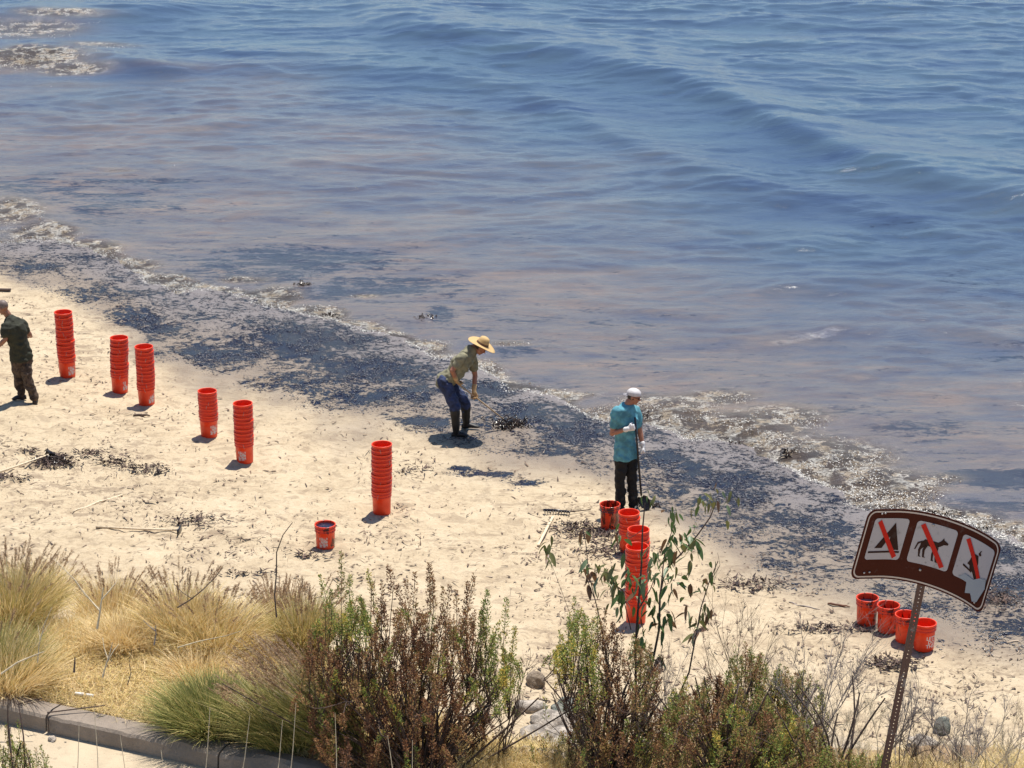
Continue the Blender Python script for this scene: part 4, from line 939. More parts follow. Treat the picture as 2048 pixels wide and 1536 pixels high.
shrub(850, 22.3, 'large brown tipped shrub with upright spires in the middle foreground', SPB, [(640, 1215), (700, 1190), (800, 1200), (900, 1205), (980, 1225), (1035, 1330), (1015, 1400), (920, 1500), (640, 1520), (585, 1400), (610, 1280)], 620, t_big, 200, .024, 1585, .42, stemn=70, spread=125)
def t_mid(x, y): return (.80 if (x < 1195 and y < 1340) else .30+.22*math.sin(x*.06))+(.25 if rng.random() < .22 else 0)
shrub(1225, 22.0, 'mixed green and russet shrub below the leafy sapling', [(1150, 1195, 1.2), (1140, 1225, 1), (1165, 1225, 1), (1195, 1215, 1.), (1210, 1220, .9), (1225, 1245, .9), (1120, 1260, .9), (1180, 1245, 1), (1245, 1260, .9), (1270, 1290, .8), (1300, 1290, .9), (1325, 1310, .5)],
      [(1115, 1260), (1150, 1210), (1220, 1240), (1320, 1300), (1330, 1400), (1330, 1540), (1130, 1540), (1150, 1380), (1105, 1320)], 300, t_mid, 150, .024, 1590, .35, stemn=30, spread=70)
def t_right(x, y): return .40+.20*math.sin(x*.045+y*.03)+(.32 if rng.random() < .5 else 0)
shrub(1450, 21.6, 'wide green and rust shrub left of the sign post', [(1370, 1355, 1), (1350, 1385, 1), (1395, 1370, .9), (1420, 1350, 1), (1440, 1350, 1.1), (1460, 1365, 1), (1330, 1430, 1), (1490, 1390, .9), (1530, 1400, .9), (1580, 1420, .9)],
      [(1340, 1380), (1440, 1350), (1560, 1400), (1650, 1450), (1700, 1540), (1310, 1540), (1320, 1450)], 430, t_right, 170, .024, 1600, .4, stemn=40, spread=90)
def t_back(x, y): return .62+.12*math.sin(x*.07)+(.1 if rng.random() < .3 else -.25 if rng.random() < .2 else 0)
shrub(1540, 23.0, 'darker shrub with bare twigs behind the wide green and rust shrub', [(1470, 1290, 1), (1490, 1285, .9), (1500, 1300, 1), (1560, 1330, .8), (1600, 1345, .9), (1620, 1350, .9), (1520, 1310, .9)],
      [(1455, 1320), (1500, 1290), (1560, 1330), (1640, 1350), (1660, 1440), (1600, 1520), (1440, 1480)], 240, t_back, 150, .023, 1600, .35, stemn=26, spread=60)
shrub(45, 20.6, 'grey green needle leaved shrub in the bottom left corner', [(12, 1447, .9), (36, 1443, 1), (50, 1485, .8), (72, 1498, .8), (82, 1492, .8), (95, 1512, .7), (22, 1470, .9)],
      [(-10, 1480), (40, 1470), (60, 1500), (105, 1525), (110, 1560), (-20, 1560)], 50, lambda x, y: .66, 130, .020, 1640, .12, stemn=6, spread=25, rad=.024)
shrub(1200, 22.6, 'thin twiggy green undergrowth at the foot of the russet shrub', [(1090, 1395, .5), (1070, 1500, .5), (1130, 1400, .4)], [(1060, 1480), (1130, 1440), (1330, 1440), (1360, 1540), (1060, 1550)], 110, lambda x, y: .6, 100, .026, 1600, .3, stemn=8, spread=60)
shrub(1660, 21.4, 'low tangled green shrub at the foot of the sign post', [(1640, 1490, .7), (1700, 1500, .7)], [(1600, 1500), (1740, 1500), (1830, 1545), (1580, 1550)], 110, lambda x, y: .6, 120, .026, 1600, .3, stemn=8, spread=60)
def bare(px, depth, label, tips, base_row=1580, mat=M_twig, r=.007, rec=3, n=30, jit=.25, name='bare_shrub', cat='bare shrub', group='leafless grey shrubs', seed=0):
    rr = random.Random(seed); b = PD(px, base_row, depth); o = empty(name, b, label, cat, group); B = np.array(b); paths = []
    def grow(p, d, L, r_, lev):
        k = 5; pts = [p]
        for i in range(k): d = d+np.array([rr.gauss(0, .09), rr.gauss(0, .09), rr.gauss(0, .05)+.02]); d = d/np.linalg.norm(d); pts.append(pts[-1]+d*L/k)
        paths.append((np.array(pts), r_, r_*.5))
        if lev > 0:
            for i in range(rr.choice((4, 5, 6, 7))):
                q = pts[rr.randint(1, k)]; e = d+np.array([rr.gauss(0, .5), rr.gauss(0, .4), rr.gauss(.1, .25)]); grow(q, e/np.linalg.norm(e), L*rr.uniform(.4, .7), r_*.55, lev-1)
    for (x, y, j) in tips:
        t = np.array(PD(x, y, depth+rr.gauss(0, jit)))-B; L = np.linalg.norm(t); k = curve3([rr.gauss(0, .04), rr.gauss(0, .04), 0], t*.72, [rr.gauss(0, .05), 0, .04], 7); paths.append((k, r, r*.55))
        d = (t*.72-k[-3]); d = d/np.linalg.norm(d); grow(k[-1], d, L*.3, r*.5, rec-1)
        for _ in range(j+2):
            i = rr.randint(2, 6); e = t/L+np.array([rr.gauss(0, .4), rr.gauss(0, .4), rr.gauss(0, .2)]); grow(k[i], e/np.linalg.norm(e), L*rr.uniform(.15, .3), r*.5, rec-1)
    V, Q = nptubes(paths, 4); link('branches', npmesh('branches', V, Q), mat, o); return o
bare(1620, 22.4, 'pale leafless shrub rising left of the sign post', [(1690, 1245, 3), (1735, 1275, 3), (1660, 1300, 3), (1600, 1290, 2), (1560, 1340, 2), (1640, 1370, 3), (1710, 1340, 3), (1750, 1370, 3), (1580, 1400, 3)], seed=2)
bare(1500, 23.2, 'thin leafless branches arching up left of the rust shrub', [(1430, 1195, 2), (1465, 1215, 2), (1500, 1240, 2), (1395, 1270, 2), (1530, 1260, 1), (1340, 1325, 1)], seed=3, mat=M_dk, r=.006, n=2)
bare(1930, 21.8, 'wide leafless grey shrub in the bottom right corner', [(1840, 1400, 3), (1880, 1420, 3), (1930, 1395, 3), (1975, 1415, 3), (2010, 1430, 3), (1900, 1440, 2), (1960, 1460, 2), (2040, 1480, 2), (1850, 1460, 2)], seed=4, base_row=1600)
bare(1800, 21.9, 'small leafless shrub just right of the sign post', [(1830, 1400, 2), (1840, 1365, 2), (1790, 1420, 2), (1860, 1440, 2), (1815, 1380, 2)], seed=5)
bare(1010, 22.4, 'bare brown lower branches at the right of the big shrub', [(1035, 1400, 1), (1045, 1330, 1), (1020, 1420, 1), (1000, 1410, 1)], seed=6, mat=M_bark, base_row=1570, r=.008, rec=2)
bare(1720, 21.5, 'tangle of pale dry twigs at the foot of the sign post', [(1690, 1420, 3), (1650, 1440, 3), (1730, 1430, 3), (1760, 1400, 3), (1700, 1470, 3), (1620, 1450, 3)], seed=8, mat=M_straw2, base_row=1590, r=.005)
bare(2000, 21.4, 'pale dry twigs in front of the corner grey shrub', [(1990, 1450, 3), (2030, 1440, 3), (1950, 1480, 3), (2060, 1420, 3), (1900, 1490, 3)], seed=9, mat=M_straw2, base_row=1590, r=.005)
bare(1850, 21.7, 'brown twiggy bush between the sign post and the corner shrub', [(1820, 1440, 3), (1870, 1470, 3), (1800, 1470, 3), (1840, 1480, 3), (1900, 1460, 3)], seed=10, mat=M_dk, base_row=1590, r=.005)
bare(1330, 22.0, 'fine pale twigs between the russet and the wide green shrubs', [(1330, 1330, 2), (1350, 1300, 2), (1310, 1400, 3), (1345, 1420, 3), (1290, 1420, 3)], seed=11, mat=M_twig, base_row=1590, r=.005)
bare(1190, 21.8, 'bare dark stems in front of the russet shrub', [(1150, 1400, 2), (1200, 1380, 2), (1240, 1400, 2), (1270, 1420, 2), (1130, 1450, 2)], seed=12, mat=M_bark, base_row=1590, r=.007, rec=2)
# single bare stems and stalks among the grass
def stalk(pts, depth, r, mat, label, cat='dead twig', name='dead_twig', forks=()):
    b = PD(*pts[0], depth); o = empty(name, b, label, cat); B = np.array(b); P = [(np.array([np.array(PD(x, y, depth))-B for x, y in pts]), r, r*.45)]
    for f in forks: P.append((np.array([np.array(PD(x, y, depth+.03*i))-B for i, (x, y) in enumerate(f)]), r*.7, r*.3))
    V, Q = nptubes(P, 5); link('stem', npmesh('stem', V, Q), mat, o); return o
stalk([(553, 1235), (549, 1190), (553, 1145), (553, 1105), (566, 1070), (585, 1045)], 23.5, .008, M_dk, 'dark curved bare stem standing above the reddish plumed grass')
stalk([(355, 1215), (380, 1200), (405, 1180), (430, 1155), (446, 1135)], 23.6, .007, M_dk, 'dark bare stick leaning right out of the golden grass', forks=[[(385, 1198), (365, 1185), (348, 1168)]])
stalk([(140, 1150), (110, 1120), (150, 1160), (170, 1190), (198, 1216)][2:], 23.6, .007, M_straw2, 'pale slanting stalk in front of the tallest grass', forks=[[(150, 1160), (125, 1135), (108, 1118)]])
stalk([(194, 1258), (198, 1235), (203, 1200), (207, 1175)], 23.4, .011, M_straw2, 'thick bleached forked stalk in the straw', forks=[[(200, 1222), (185, 1205), (165, 1180)], [(203, 1200), (220, 1180), (232, 1165)]])
stalk([(205, 1355), (212, 1330), (220, 1305), (225, 1285)], 23.2, .008, M_straw2, 'forked pale weed stalk low in the straw', forks=[[(216, 1318), (208, 1295), (205, 1275)], [(214, 1325), (228, 1300), (238, 1288)]])
stalk([(75, 1325), (78, 1290), (88, 1250), (104, 1215)], 23.2, .006, M_straw2, 'pale curved stalk near the left edge', forks=[[(80, 1280), (76, 1250)], [(82, 1270), (100, 1245)]])
stalk([(2, 1348), (35, 1325), (70, 1310), (88, 1303)], 23.1, .010, M_straw2, 'bleached cane lying over the straw at the left edge')
stalk([(355, 1295), (400, 1282), (450, 1272), (482, 1262)], 23.2, .006, M_straw2, 'thin pale branch lying across the straw')
stalk([(308, 1290), (312, 1268), (311, 1250)], 23.3, .007, M_twig, 'short grey forked twig in the middle of the straw', forks=[[(311, 1262), (296, 1250), (286, 1240)]])
stalk([(255, 1370), (262, 1345), (258, 1325), (264, 1300)], 23.1, .0045, M_dk, 'small dark weed stem above the kerb')
stalk([(148, 1345), (150, 1315)], 23.1, .012, M_dk, 'short dark seed spike above the kerb')
for i, (x, y0, x2, y1, lab) in enumerate([(405, 1600, 420, 1415, 'thin dry stalk before the kerb, tallest on its left'), (475, 1600, 500, 1430, 'dry stalk before the kerb, right of the tallest thin one'), (575, 1600, 592, 1405, 'pale dry stalk in front of the grass mound'), (548, 1600, 565, 1440, 'leaning dry stalk beside the pale one'), (198, 1600, 188, 1415, 'fine brown stalk over the path'), (255, 1600, 240, 1470, 'short fine stalk over the path'), (150, 1600, 158, 1450, 'fine grey stalk crossing the kerb face'), (330, 1600, 322, 1500, 'lowest fine stalk over the kerb'), (672, 1600, 670, 1425, 'straight dry stalk in front of the big shrub'), (790, 1600, 775, 1470, 'dry stalk at the foot of the big shrub'), (820, 1600, 825, 1480, 'rightmost dry stalk at the foot of the big shrub')]):
    stalk([(x, y0), ((x+x2)/2+2, (y0+y1)/2), (x2, y1)], 20.8, .0045, M_straw2, lab, 'dry stalk', 'dry_stalk')
# leafy sapling -----------------------------------------
SD = 22.4
def leaf_mesh(curl, wf):
    V = []; Q = []; n = 6
    for i in range(n+1):
        t = i/n; w_ = wf*math.sin(math.pi*min(1, t**.75*1.0))**.8*(1-.15*t)+.002; z = -curl*t*t*.35; x = t
        V += [(x, -w_, z+w_*.35), (x, 0, z), (x, w_, z+w_*.35)]
    for i in range(n):
        a = 3*i; Q += [(a, a+3, a+4, a+1), (a+1, a+4, a+5, a+2)]
    return npmesh('leaf', V, Q)
def lm(name, a, b):
    t = NT(name); n = t.noise(t.obj(), 3, 4); c = t.mix(n, a, b); t.out(Base_Color=c, Roughness=.45)
    tr = t.n('BsdfTranslucent', None, Color=c); mx = t.n('MixShader', None, Fac=.25); t.t.links.new(t.b.outputs[0], mx.inputs[1]); t.t.links.new(tr.outputs[0], mx.inputs[2]); t.t.links.new(mx.outputs[0], t.t.nodes['Material Output'].inputs[0]); return t.m
LMs = [leaf_mesh(c, w_) for c, w_ in ((.4, .15), (.9, .13), (.1, .18), (1.3, .12))]
LMat = [lm('green_leaf', (.06, .11, .030), (.10, .16, .045)), lm('pale_leaf', (.14, .20, .10), (.20, .26, .14)), lm('brown_leaf', (.13, .07, .035), (.20, .10, .05)), lm('olive_leaf', (.12, .13, .04), (.19, .18, .06))]
LV = [[m.copy() for _ in LMat] for m in LMs]
for r_ in LV:
    for m, mt in zip(r_, LMat): m.materials.append(mt); m.polygons.foreach_set('use_smooth', [True]*len(m.polygons))
sap_b = PD(1278, 1580, SD); sap = empty('sapling', sap_b, 'slender sapling with large drooping leaves in front of the hidden bucket stacks', 'sapling'); B = np.array(sap_b)
STM = [([(1278, 1580), (1272, 1420), (1271, 1290), (1276, 1220), (1283, 1130), (1285, 1060), (1290, 1005)], .014, 0.),
       ([(1278, 1580), (1290, 1400), (1318, 1260), (1320, 1190), (1330, 1140), (1362, 1108), (1395, 1070), (1420, 1035), (1432, 1005)], .012, .15),
       ([(1285, 1560), (1340, 1430), (1378, 1345), (1392, 1270), (1402, 1215), (1418, 1165), (1436, 1122)], .009, -.1),
       ([(1275, 1500), (1215, 1330), (1200, 1240), (1188, 1190), (1178, 1150), (1172, 1090), (1168, 1065)], .007, .1),
       ([(1188, 1195), (1165, 1135), (1148, 1098)], .004, .1), ([(1262, 1260), (1245, 1190), (1215, 1145), (1180, 1138)], .005, 0.),
       ([(1320, 1190), (1330, 1100), (1345, 1060), (1340, 1020)], .006, .1), ([(1362, 1108), (1345, 1080), (1348, 1045)], .005, .2), ([(1276, 1220), (1300, 1180), (1312, 1150)], .006, -.1),
       ([(1420, 1165), (1440, 1130), (1435, 1105)], .003, -.1), ([(1285, 1060), (1262, 1075), (1238, 1070)], .004, 0), ([(1275, 1440), (1180, 1340), (1130, 1200), (1100, 1120)], .0035, .3)]
for i, (pts, r, dj) in enumerate(STM):
    P = np.array([np.array(PD(x, y, SD+dj*min(1, k/3)))-B for k, (x, y) in enumerate(pts)]); V, Q = nptubes([(P, r, r*.4)], 6); link('trunk' if i == 0 else 'branch', npmesh('branch', V, Q), M_bark, sap, True)
LC = [(1288, 1000, 22, 14, 4, 0), (1420, 1010, 45, 22, 26, 3), (1350, 1040, 16, 20, 9, 0), (1380, 1080, 24, 26, 14, 0), (1340, 1095, 18, 26, 10, 0), (1375, 1130, 14, 24, 6, 3), (1393, 1100, 12, 30, 5, 3), (1330, 1135, 22, 24, 10, 0), (1345, 1180, 20, 26, 9, 0), (1300, 1165, 24, 30, 12, 1), (1295, 1215, 26, 24, 12, 0), (1315, 1250, 26, 30, 10, 0), (1345, 1245, 16, 26, 6, 0), (1285, 1290, 14, 30, 6, 0),
      (1255, 1170, 12, 30, 8, 0), (1215, 1150, 18, 16, 12, 3), (1225, 1185, 16, 22, 12, 3), (1240, 1200, 10, 24, 7, 0), (1180, 1160, 10, 26, 10, 2), (1097, 1110, 10, 18, 9, 3), (1170, 1075, 10, 14, 6, 2), (1240, 1080, 14, 14, 5, 0), (1395, 1255, 10, 26, 8, 3), (1408, 1200, 12, 30, 6, 3), (1390, 1270, 8, 16, 5, 2), (1425, 1165, 6, 18, 3, 0), (1375, 1240, 6, 20, 3, 0), (1425, 1230, 8, 24, 3, 2), (1320, 1300, 12, 24, 4, 0), (1300, 1110, 14, 20, 6, 0), (1310, 1330, 10, 20, 3, 0)]
for (cx, cy, wx, wy, n, kind) in LC:
    for i in range(int(n*1.4)):
        x, y = cx+rng.normal(0, wx*.6), cy+rng.normal(0, wy*.6)
        mi = kind if rng.random() < .62 else int(rng.integers(0, 4))
        o = bpy.data.objects.new('leaf', LV[int(rng.integers(0, 4))][mi]); COL.objects.link(o); o.parent = sap
        L = rng.uniform(.08, .16)*(1.0 if y > 1080 else .75)
        o.location = PD(x, y-12, SD+rng.normal(0, .10))-sap_b
        az = rng.random()*6.283; el = math.radians(rng.normal(-58, 22)); d = Vector((math.cos(az)*math.cos(el), math.sin(az)*math.cos(el), math.sin(el)))
        o.rotation_mode = 'QUATERNION'; qn = d.to_track_quat('X', 'Z'); from mathutils import Quaternion
        o.rotation_quaternion = qn @ Quaternion((1, 0, 0), rng.normal(0, .6)); o.scale = (L, L*rng.uniform(.8, 1.25), L)
# ---------------------------------------------------------------- rocks
def rock(p, sx, sy, sz, label, mat, seed, group=None, sink=.25, name='rock'):
    bm = bmesh.new(); bmesh.ops.create_icosphere(bm, subdivisions=4, radius=1.0); r = random.Random(seed); o_ = r.random()*50
    for v in bm.verts:
        c = v.co.copy(); n = float(vnoise(np.array([c.x*1.5+o_]), np.array([c.y*1.5+c.z*1.7+o_]))[0])-.5; n2 = float(vnoise(np.array([c.x*5+o_]), np.array([c.z*5-c.y*4+o_]))[0])-.5
        v.co = Vector((c.x*sx, c.y*sy, c.z*sz))*(1+.45*n+.12*n2)
    o = done(name, bm, mat, None, True); o.location = (p.x, p.y, p.z+sz*(1-2*sink)*.5); o.rotation_euler[2] = r.random()*6; tag(o, label, 'rock', group); return o
def mat_rock(name, a, b):
    t = NT(name); v = t.co(); n = t.noise(v, 7, 6, .7); n2 = t.noise(v, 35, 4, .7)
    return t.out(Base_Color=t.mix(t.step(n, .4, .6), a, b), Roughness=.9, Normal=t.bump(t.math('ADD', n, n2), .9, .03))
M_r1 = mat_rock('tan_rock', (.20, .15, .10), (.27, .21, .15)); M_r2 = mat_rock('chalky_rock', (.20, .17, .14), (.50, .43, .35)); M_r3 = mat_rock('grey_green_rock', (.09, .10, .085), (.22, .22, .18))
p = G(1072, 1370); rock(p, .13, .12, .15, 'smooth tan boulder on the sand right of the big shrub', M_r1, 1)
def GS(px, py):
    z = .5
    for _ in range(8): p = PZ(px, py, z); z = ground(p.x, p.y)
    return PZ(px, py, z)
for i, (px, py, a, b, c, m, lab) in enumerate([
    (1105, 1452, .22, .3, .14, M_r2, 'chalky pale rock at the foot of the bluff, below the tan boulder'), (1075, 1480, .2, .25, .13, M_r2, 'lower chalky rock nearest the big shrub'), (1150, 1455, .2, .25, .15, M_r2, 'small chalky rock beside the russet shrub'),
    (1130, 1420, .16, .2, .10, M_r3, 'flat grey rock behind the chalky rocks'), (1060, 1420, .14, .2, .1, M_r2, 'small pale rock behind the bare branches'), (1120, 1495, .22, .25, .16, M_r2, 'chalky rock lowest on the slope'),
    (1885, 1462, .10, .10, .13, M_r3, 'grey green pointed rock right of the sign post'), (1850, 1490, .15, .2, .08, M_r2, 'low pale rock under the grey shrub')]):
    rock(GS(px, py), a, b, c, lab, m, 20+i, 'rocks at the foot of the bluff')
# litter by the kerb
M_wp = simple('white_plastic', (.78, .76, .72), .5, .1)
for i, (a, b, lab) in enumerate([((151, 1394), (168, 1396), 'left piece of white pipe lying behind the kerb'), ((173, 1397), (188, 1399), 'right piece of white pipe lying behind the kerb')]):
    pa, pb = GT(*a), GT(*b); m = (pa+pb)/2; bm = bmesh.new(); tube(bm, [pa-m+Vector((0, 0, .02)), pb-m+Vector((0, 0, .022))], .016, .014, 10); o = done('pipe', bm, M_wp); o.location = m+Vector((0, 0, .015)); tag(o, lab, 'pipe')
pk = kp(.62, -.10, 3.9); rock(Vector((pk.x, pk.y, 3.9)), .045, .035, .028, 'small pale stone on the path at the kerb', M_r2, 77)
bm = bmesh.new(); a = kp(.92, .30, 4.12); b = kp(.50, .02, 4.09); c = kp(.54, -.03, 3.93); tube(bm, [a-b, Vector(), c-b], [.006, .007, .005], None, 6); o = done('stick', bm, M_dk); o.location = b; tag(o, 'dark crooked stick lying over the kerb edge', 'stick', 'sticks on the kerb')
bm = bmesh.new(); a = kp(.30, .24, 4.09); b = kp(.16, .06, 4.082); tube(bm, [a-b, (a-b)*.5+Vector((0, 0, .01)), Vector()], [.006, .008, .006], None, 6); o = done('stick', bm, M_dk); o.location = b; tag(o, 'short dark stick on the kerb top near the left edge', 'stick', 'sticks on the kerb')
# ---------------------------------------------------------------- tools, boards and sticks lying on the sand
def lying(a, b, w_, h_, label, cat, name, mat, lift=.0):
    pa, pb = G(*a), G(*b); m = (pa+pb)/2; d = (pb-pa).normalized(); x = d; y = Vector((0, 0, 1)).cross(x).normalized(); z = x.cross(y); bm = bmesh.new()
    box(bm, (0, 0, 0), (pb-pa).length, w_, h_, Matrix((x, y, z)).transposed()); bmesh.ops.bevel(bm, geom=bm.edges[:], offset=min(w_, h_)*.25, segments=2, affect='EDGES')
    o = done(name, bm, mat, None, False); o.location = m+Vector((0, 0, h_/2+.012+lift)); tag(o, label, cat); return o
def crooked(a, b, r, label, cat, name, mat):
    pa, pb = G(*a), G(*b); m = (pa+pb)/2; L = (pb-pa).length; bm = bmesh.new(); rr = random.Random(int(L*1000))
    pts = [(pa-m).lerp(pb-m, k/6)+Vector((rr.gauss(0, L*.02), rr.gauss(0, L*.03), r*.5+abs(rr.gauss(0, r*.5)))) for k in range(7)]
    tube(bm, pts, [r*.6, r, r*.95, r*.9, r*1.0, r*.7, r*.4], None, 7); o = done(name, bm, mat); o.location = m; tag(o, label, cat); return o
def hoe(a, b, label, hd=(0, 1), name='hoe', mat=M_pale, cat='hoe', w_=.17):
    pa, pb = G(*a), G(*b); o = empty(name, pb, label, cat); bm = bmesh.new(); A = pa-pb
    tube(bm, [A+Vector((0, 0, .025)), A*.5+Vector((0, 0, .03)), Vector((0, 0, .045))], .016, .014, 8); done('handle', bm, mat, o)
    d = -A.normalized(); s_ = Vector((0, 0, 1)).cross(d).normalized(); bm = bmesh.new(); M_ = Matrix((d, s_, Vector((0, 0, 1)))).transposed(); box(bm, d*.05+Vector((0, 0, .045)), .012, w_, .09, M_); tube(bm, [-d*.05+Vector((0, 0, .045)), d*.05+Vector((0, 0, .05))], .014, .009, 6); done('blade', bm, M_tar, o)
    return o
hoe((-30, 957), (97, 915), 'long handled tool with its blade buried in dark weed, at the left edge', w_=.2)
crooked((247, 990), (143, 1027), .017, 'pale yellow stick lying slantwise above the grass', 'stick', 'stick', M_pale)
hoe((192, 1057), (352, 1066), 'tool with a long flat handle lying just above the plumed grass', w_=.22)
o = rake('rake', tuple(G(1150, 1026)+Vector((0, 0, .03))), tuple(G(1140, 1026)+Vector((0, 0, .07))), 'x', 'rake', .1, 2)
for c in list(o.children): bpy.data.objects.remove(c)
bpy.data.objects.remove(o)
pr = G(1113, 1028); o = empty('rake', pr, 'tar soaked rake head lying on the sand left of the oily bucket', 'rake'); bm = bmesh.new(); tube(bm, [(-.19, .03, .05), (.0, 0, .055), (.19, -.03, .045)], .022, .018, 8); done('head', bm, M_tar, o)
for k in range(10):
    bm = bmesh.new(); x = -.18+.04*k; tube(bm, [(x, .02-.15*x*.9, .05), (x+.01, -.04, .055), (x+.012, -.07, .015)], [.008, .007, .004], None, 5); done('tine', bm, M_tar, o)
bm = bmesh.new(); tube(bm, [(.17, -.02, .045), (.33, .05, .03), (.50, .10, .03)], .010, .008, 6); done('handle', bm, M_dk, o)
lying((1106, 1036), (1076, 1094), .035, .02, 'pale wooden slat lying below the rake head', 'slat', 'slat', M_pale)
lying((-25, 613), (16, 611), .04, .02, 'upper dark board on the sand at the left edge', 'board', 'board', M_dk); lying((-25, 582), (22, 583), .08, .04, 'lower dark board above the man in olive at the left edge', 'board', 'board', M_dk)
crooked((267, 832), (300, 833), .022, 'short dark stick below the close pair of stacks', 'stick', 'stick', M_dk); crooked((1655, 1209), (1700, 1216), .016, 'reddish driftwood stick left of the four buckets', 'stick', 'stick', simple('red_driftwood', (.14, .06, .035), .8)); crooked((1575, 1206), (1640, 1220), .010, 'thin driftwood stick behind the bare branches', 'stick', 'stick', M_twig)
# weed, chips and shreds on the sand ---------------------
def sand_litter(name, N, dens, Lm, wd, stops, label, cat, hts=.012):
    a = np.empty((0, 2))
    while len(a) < N:
        q = rng.random((N*3, 2))*[2300, 1020]+[-120, 520]; keep = rng.random(len(q)) < dens(q[:, 0], q[:, 1]); a = np.concatenate([a, q[keep]])
    a = a[:N]; z = np.zeros(N)
    for _ in range(5): v = (a[:, 1]-768)/F; u = (a[:, 0]-1024)/F; t = (CAM_H-z)/(sp+v*cp); X = u*t; Y = (cp-v*sp)*t; z = hbeach(X, Y)
    th_ = rng.random(N)*6.283; L = Lm*(.35+rng.random(N)**2*1.6)
    vec = np.stack([np.cos(th_)*L, np.sin(th_)*L, rng.random(N)*hts*2], 1); bend = rng.normal(0, .3, (N, 3))*L[:, None]; bend[:, 2] = -rng.random(N)*hts
    V, Q, T_ = blades(np.stack([X, Y, z+hts], 1), vec, bend, wd*(.5+1.2*rng.random(N)), rng.random(N), 3)
    o = link(name, npmesh(name, V, Q, {'tint': T_}), ramp_mat(name+'_mix', stops, .8)); tag(o, label, cat, kind='stuff'); return o
def dens_s(px, py):
    X = (px-1024)/F*CAM_H/(sp+(py-768)/F*cp); v = (py-768)/F; Y = (cp-v*sp)*CAM_H/(sp+v*cp)
    cl = smooth(.48, .66, fbm(X*1.1, Y*1.1, 3)); return np.clip((a_deb(X, Y)*(.25+cl*1.2)+.08)*smooth(.5, 1.05, band(X, Y)), 0, 1)
sand_litter('weed_litter', 9000, dens_s, .075, .022, [(0, (.06, .038, .028)), (.5, (.15, .095, .06)), (.8, (.20, .14, .10)), (1, (.42, .33, .24))], 'shreds of weed and chips strewn over the sand', 'beach litter')
def dens_w(px, py): return blobs(px, py, [(110, 925, 45, 12, 1.), (180, 908, 30, 6, 1.), (230, 925, 40, 10, .8), (290, 940, 45, 10, .8), (20, 957, 40, 5, 1.), (60, 905, 25, 5, .8), (380, 1045, 60, 12, .4), (1190, 1070, 60, 14, .6), (1230, 1105, 60, 14, .6), (1150, 1055, 50, 10, .6), (500, 1150, 60, 5, .3), (630, 1110, 50, 8, .3), (1790, 1330, 50, 14, .5), (1680, 1260, 90, 8, .5), (1990, 1200, 50, 20, .5), (1500, 1170, 60, 12, .5), (830, 940, 30, 8, .5), (330, 820, 8, 3, .3)])
sand_litter('wrack', 2800, dens_w, .07, .028, [(0, (.022, .014, .014)), (.6, (.07, .045, .035)), (1, (.14, .09, .07))], 'dark clumps of stranded weed on the sand', 'seaweed', .03)
# tarry weed in the swash: crumpled bits that catch the light
def lumps(name, N, dens, size, mat, label, cat, hf, y0=380, y1=1300, fl=.5, jz=0.):
    a = np.empty((0, 2))
    while len(a) < N:
        q = rng.random((N*4, 2))*[2300, y1-y0]+[-120, y0]; a = np.concatenate([a, q[rng.random(len(q)) < dens(q[:, 0], q[:, 1])]])
    a = a[:N]; z = np.zeros(N)
    for _ in range(4): v = (a[:, 1]-768)/F; u = (a[:, 0]-1024)/F; t = (CAM_H-z)/(sp+v*cp); X = u*t; Y = (cp-v*sp)*t; z = hf(X, Y)
    oc = np.array([(1, 0, 0), (0, 1, 0), (-1, 0, 0), (0, -1, 0), (0, 0, 1), (0, 0, -1)], float); fc = np.array([(0, 1, 4), (1, 2, 4), (2, 3, 4), (3, 0, 4), (1, 0, 5), (2, 1, 5), (3, 2, 5), (0, 3, 5)])
    s_ = size*(.4+rng.random(N)**2*1.4); J_ = oc[None]*(.5+rng.random((N, 6, 3))); J_ = J_+rng.normal(0, .25, (N, 6, 3)); J_[:, :, 2] *= fl; th_ = rng.random(N)*6.283
    x = J_[:, :, 0]*np.cos(th_)[:, None]-J_[:, :, 1]*np.sin(th_)[:, None]; y = J_[:, :, 0]*np.sin(th_)[:, None]+J_[:, :, 1]*np.cos(th_)[:, None]
    V = np.stack([x*s_[:, None]+X[:, None], y*s_[:, None]+Y[:, None], J_[:, :, 2]*s_[:, None]+z[:, None]+jz], 2).reshape(-1, 3); Q = (fc[None]+(np.arange(N)*6)[:, None, None]).reshape(-1, 3)
    o = link(name, npmesh(name, V, Q), mat); tag(o, label, cat, kind='stuff'); return o
def world_of(px, py): v = (py-768)/F; t = CAM_H/(sp+v*cp); return (px-1024)/F*t, (cp-v*sp)*t
def d_tar(px, py):
    X, Y = world_of(px, py); return np.clip((a_oil(X, Y)-.2), 0, 1)*smooth(.40, .55, fbm(X*2.5, Y*2.5, 3))
M_glit = NT('wet_tar'); M_glit = M_glit.out(Base_Color=(.012, .012, .022), Roughness=.34, Specular_IOR_Level=1.0, IOR=1.6)
lumps('tarry_weed', 30000, d_tar, .012, M_glit, 'oil soaked weed in the wet sand below the waterline', 'oily seaweed', hbeach, 480, 1320)
def d_foam(px, py):
    X, Y = world_of(px, py); return np.clip(a_foam(X, Y)-.3, 0, 1)*smooth(.42, .62, fbm(X*2.2+7, Y*3, 3))
M_foam = simple('foam_fleck', (.80, .76, .68), .25, .15, 20)
lumps('foam', 13000, d_foam, .0085, M_foam, 'flecks of foam and white specks as sun sparkle in the breaking wash', 'foam', hsea, 10, 1150, .6)  # foam bubbles, plus white specks added to imitate sun sparkle
def d_edge(px, py):
    X, Y = world_of(px, py); return np.exp(-((sdist(X, Y)-.15)/.10)**2)*smooth(.30, .55, fbm(X*1.6+3, Y*1.6, 3))
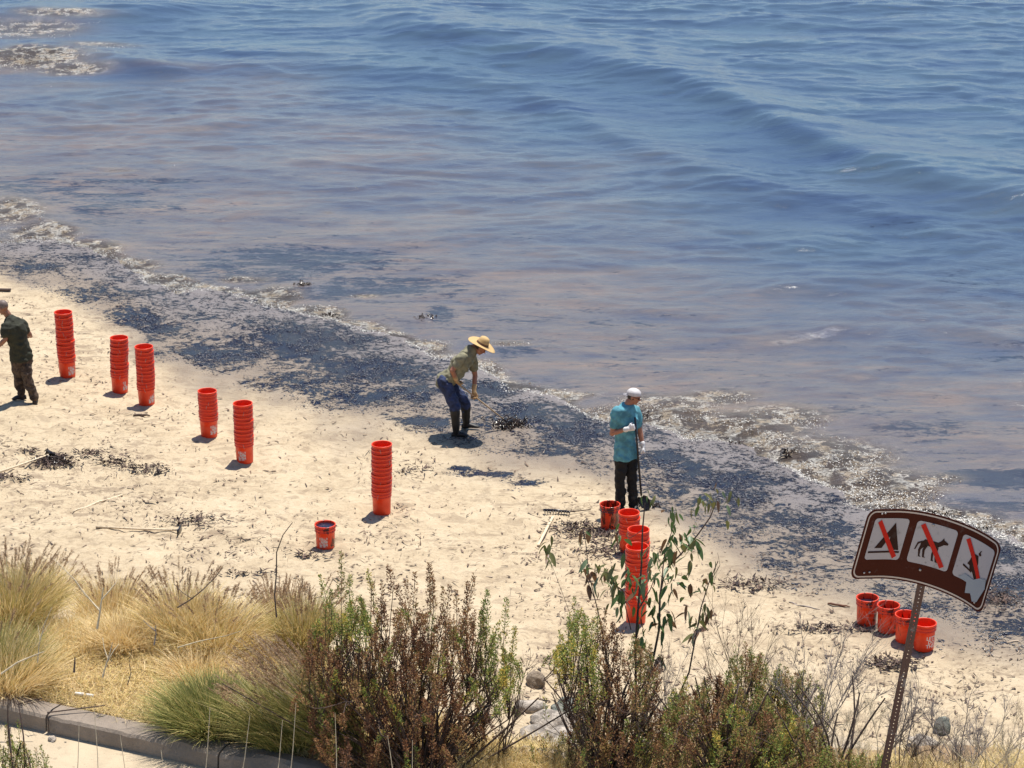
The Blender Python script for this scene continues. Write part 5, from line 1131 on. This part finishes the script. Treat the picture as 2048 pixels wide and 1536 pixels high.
lumps('wave_edge_foam', 7000, d_edge, .0085, M_foam, 'thin line of foam along the lip of the spent wave', 'foam', hsea, 440, 1180, .6, .01)
lumps('brown_foam', 5000, lambda a, b: d_foam(a, b)*(b > 400), .012, simple('brown_scum', (.26, .19, .12), .3, .3, 20), 'brown scum in the breaking wash', 'foam', hsea, 10, 1150, .5)
# floating tangles of kelp
M_kelp = simple('wet_kelp', (.030, .018, .010), .18, .4, 12, .3)
def kelp(px, py, wpx, label, n=46, sand=False):
    x, y = world_of(px, py)
    if sand: gp = G(px, py); x, y = gp.x, gp.y
    s_ = wpx/120.; o = empty('kelp', (x, y, float(hbeach(x, y))+.005 if sand else float(hsea(np.array([[x]]), np.array([[y]]))[0, 0])), label, 'kelp', 'kelp tangles in the wash' if not sand else 'tarry weed heaps on the sand'); o.location.z -= 0 if sand else .03
    b = np.stack([rng.normal(0, s_*.35, n), rng.normal(0, s_*.3, n), rng.random(n)*.02-.015], 1); a = rng.random(n)*6.28; L = .05+.09*rng.random(n)
    P = [(np.array([b[i], b[i]+[math.cos(a[i])*L[i]*.5, math.sin(a[i])*L[i]*.5, .05*rng.random()+.02], b[i]+[math.cos(a[i]+.6)*L[i], math.sin(a[i]+.6)*L[i], -.01]]), .014, .006) for i in range(n)]
    V, Q = nptubes(P, 5); tag(link('stipes', npmesh('stipes', V, Q), M_kelp, o), kind='stuff')
    V, Q, _ = blades(b+[0, 0, .02], np.stack([np.cos(a)*L, np.sin(a)*L, .015*rng.random(n)], 1), rng.normal(0, .03, (n, 3))*[1, 1, .3], np.full(n, .04), a*0, 4); tag(link('fronds', npmesh('fronds', V, Q), M_kelp, o), kind='stuff')
for q in [(850, 636, 34, 'kelp tangle left of the straw hat, out in the shallows'), (605, 570, 30, 'dark kelp tangle behind the foam in the middle left'), (660, 628, 26, 'kelp caught in the foam line'), (1462, 882, 42, 'brown kelp heap in the foam right of the man in teal'), (1290, 832, 40, 'kelp heap just behind the man in teal'), (1580, 912, 20, 'small kelp scrap in the wash'), (1880, 1028, 60, 'long kelp strand above the sign'), (1960, 1058, 30, 'kelp scrap near the right edge of the wash')]: kelp(*q)
kelp(1018, 848, 46, 'black tarry weed gathered under the rake tines', 110, True)
kelp(1290, 1010, 24, 'dark weed at the shovel blade', 40, True)
kelp(105, 922, 46, 'dark weed heap around the blade of the leftmost tool', 90, True)
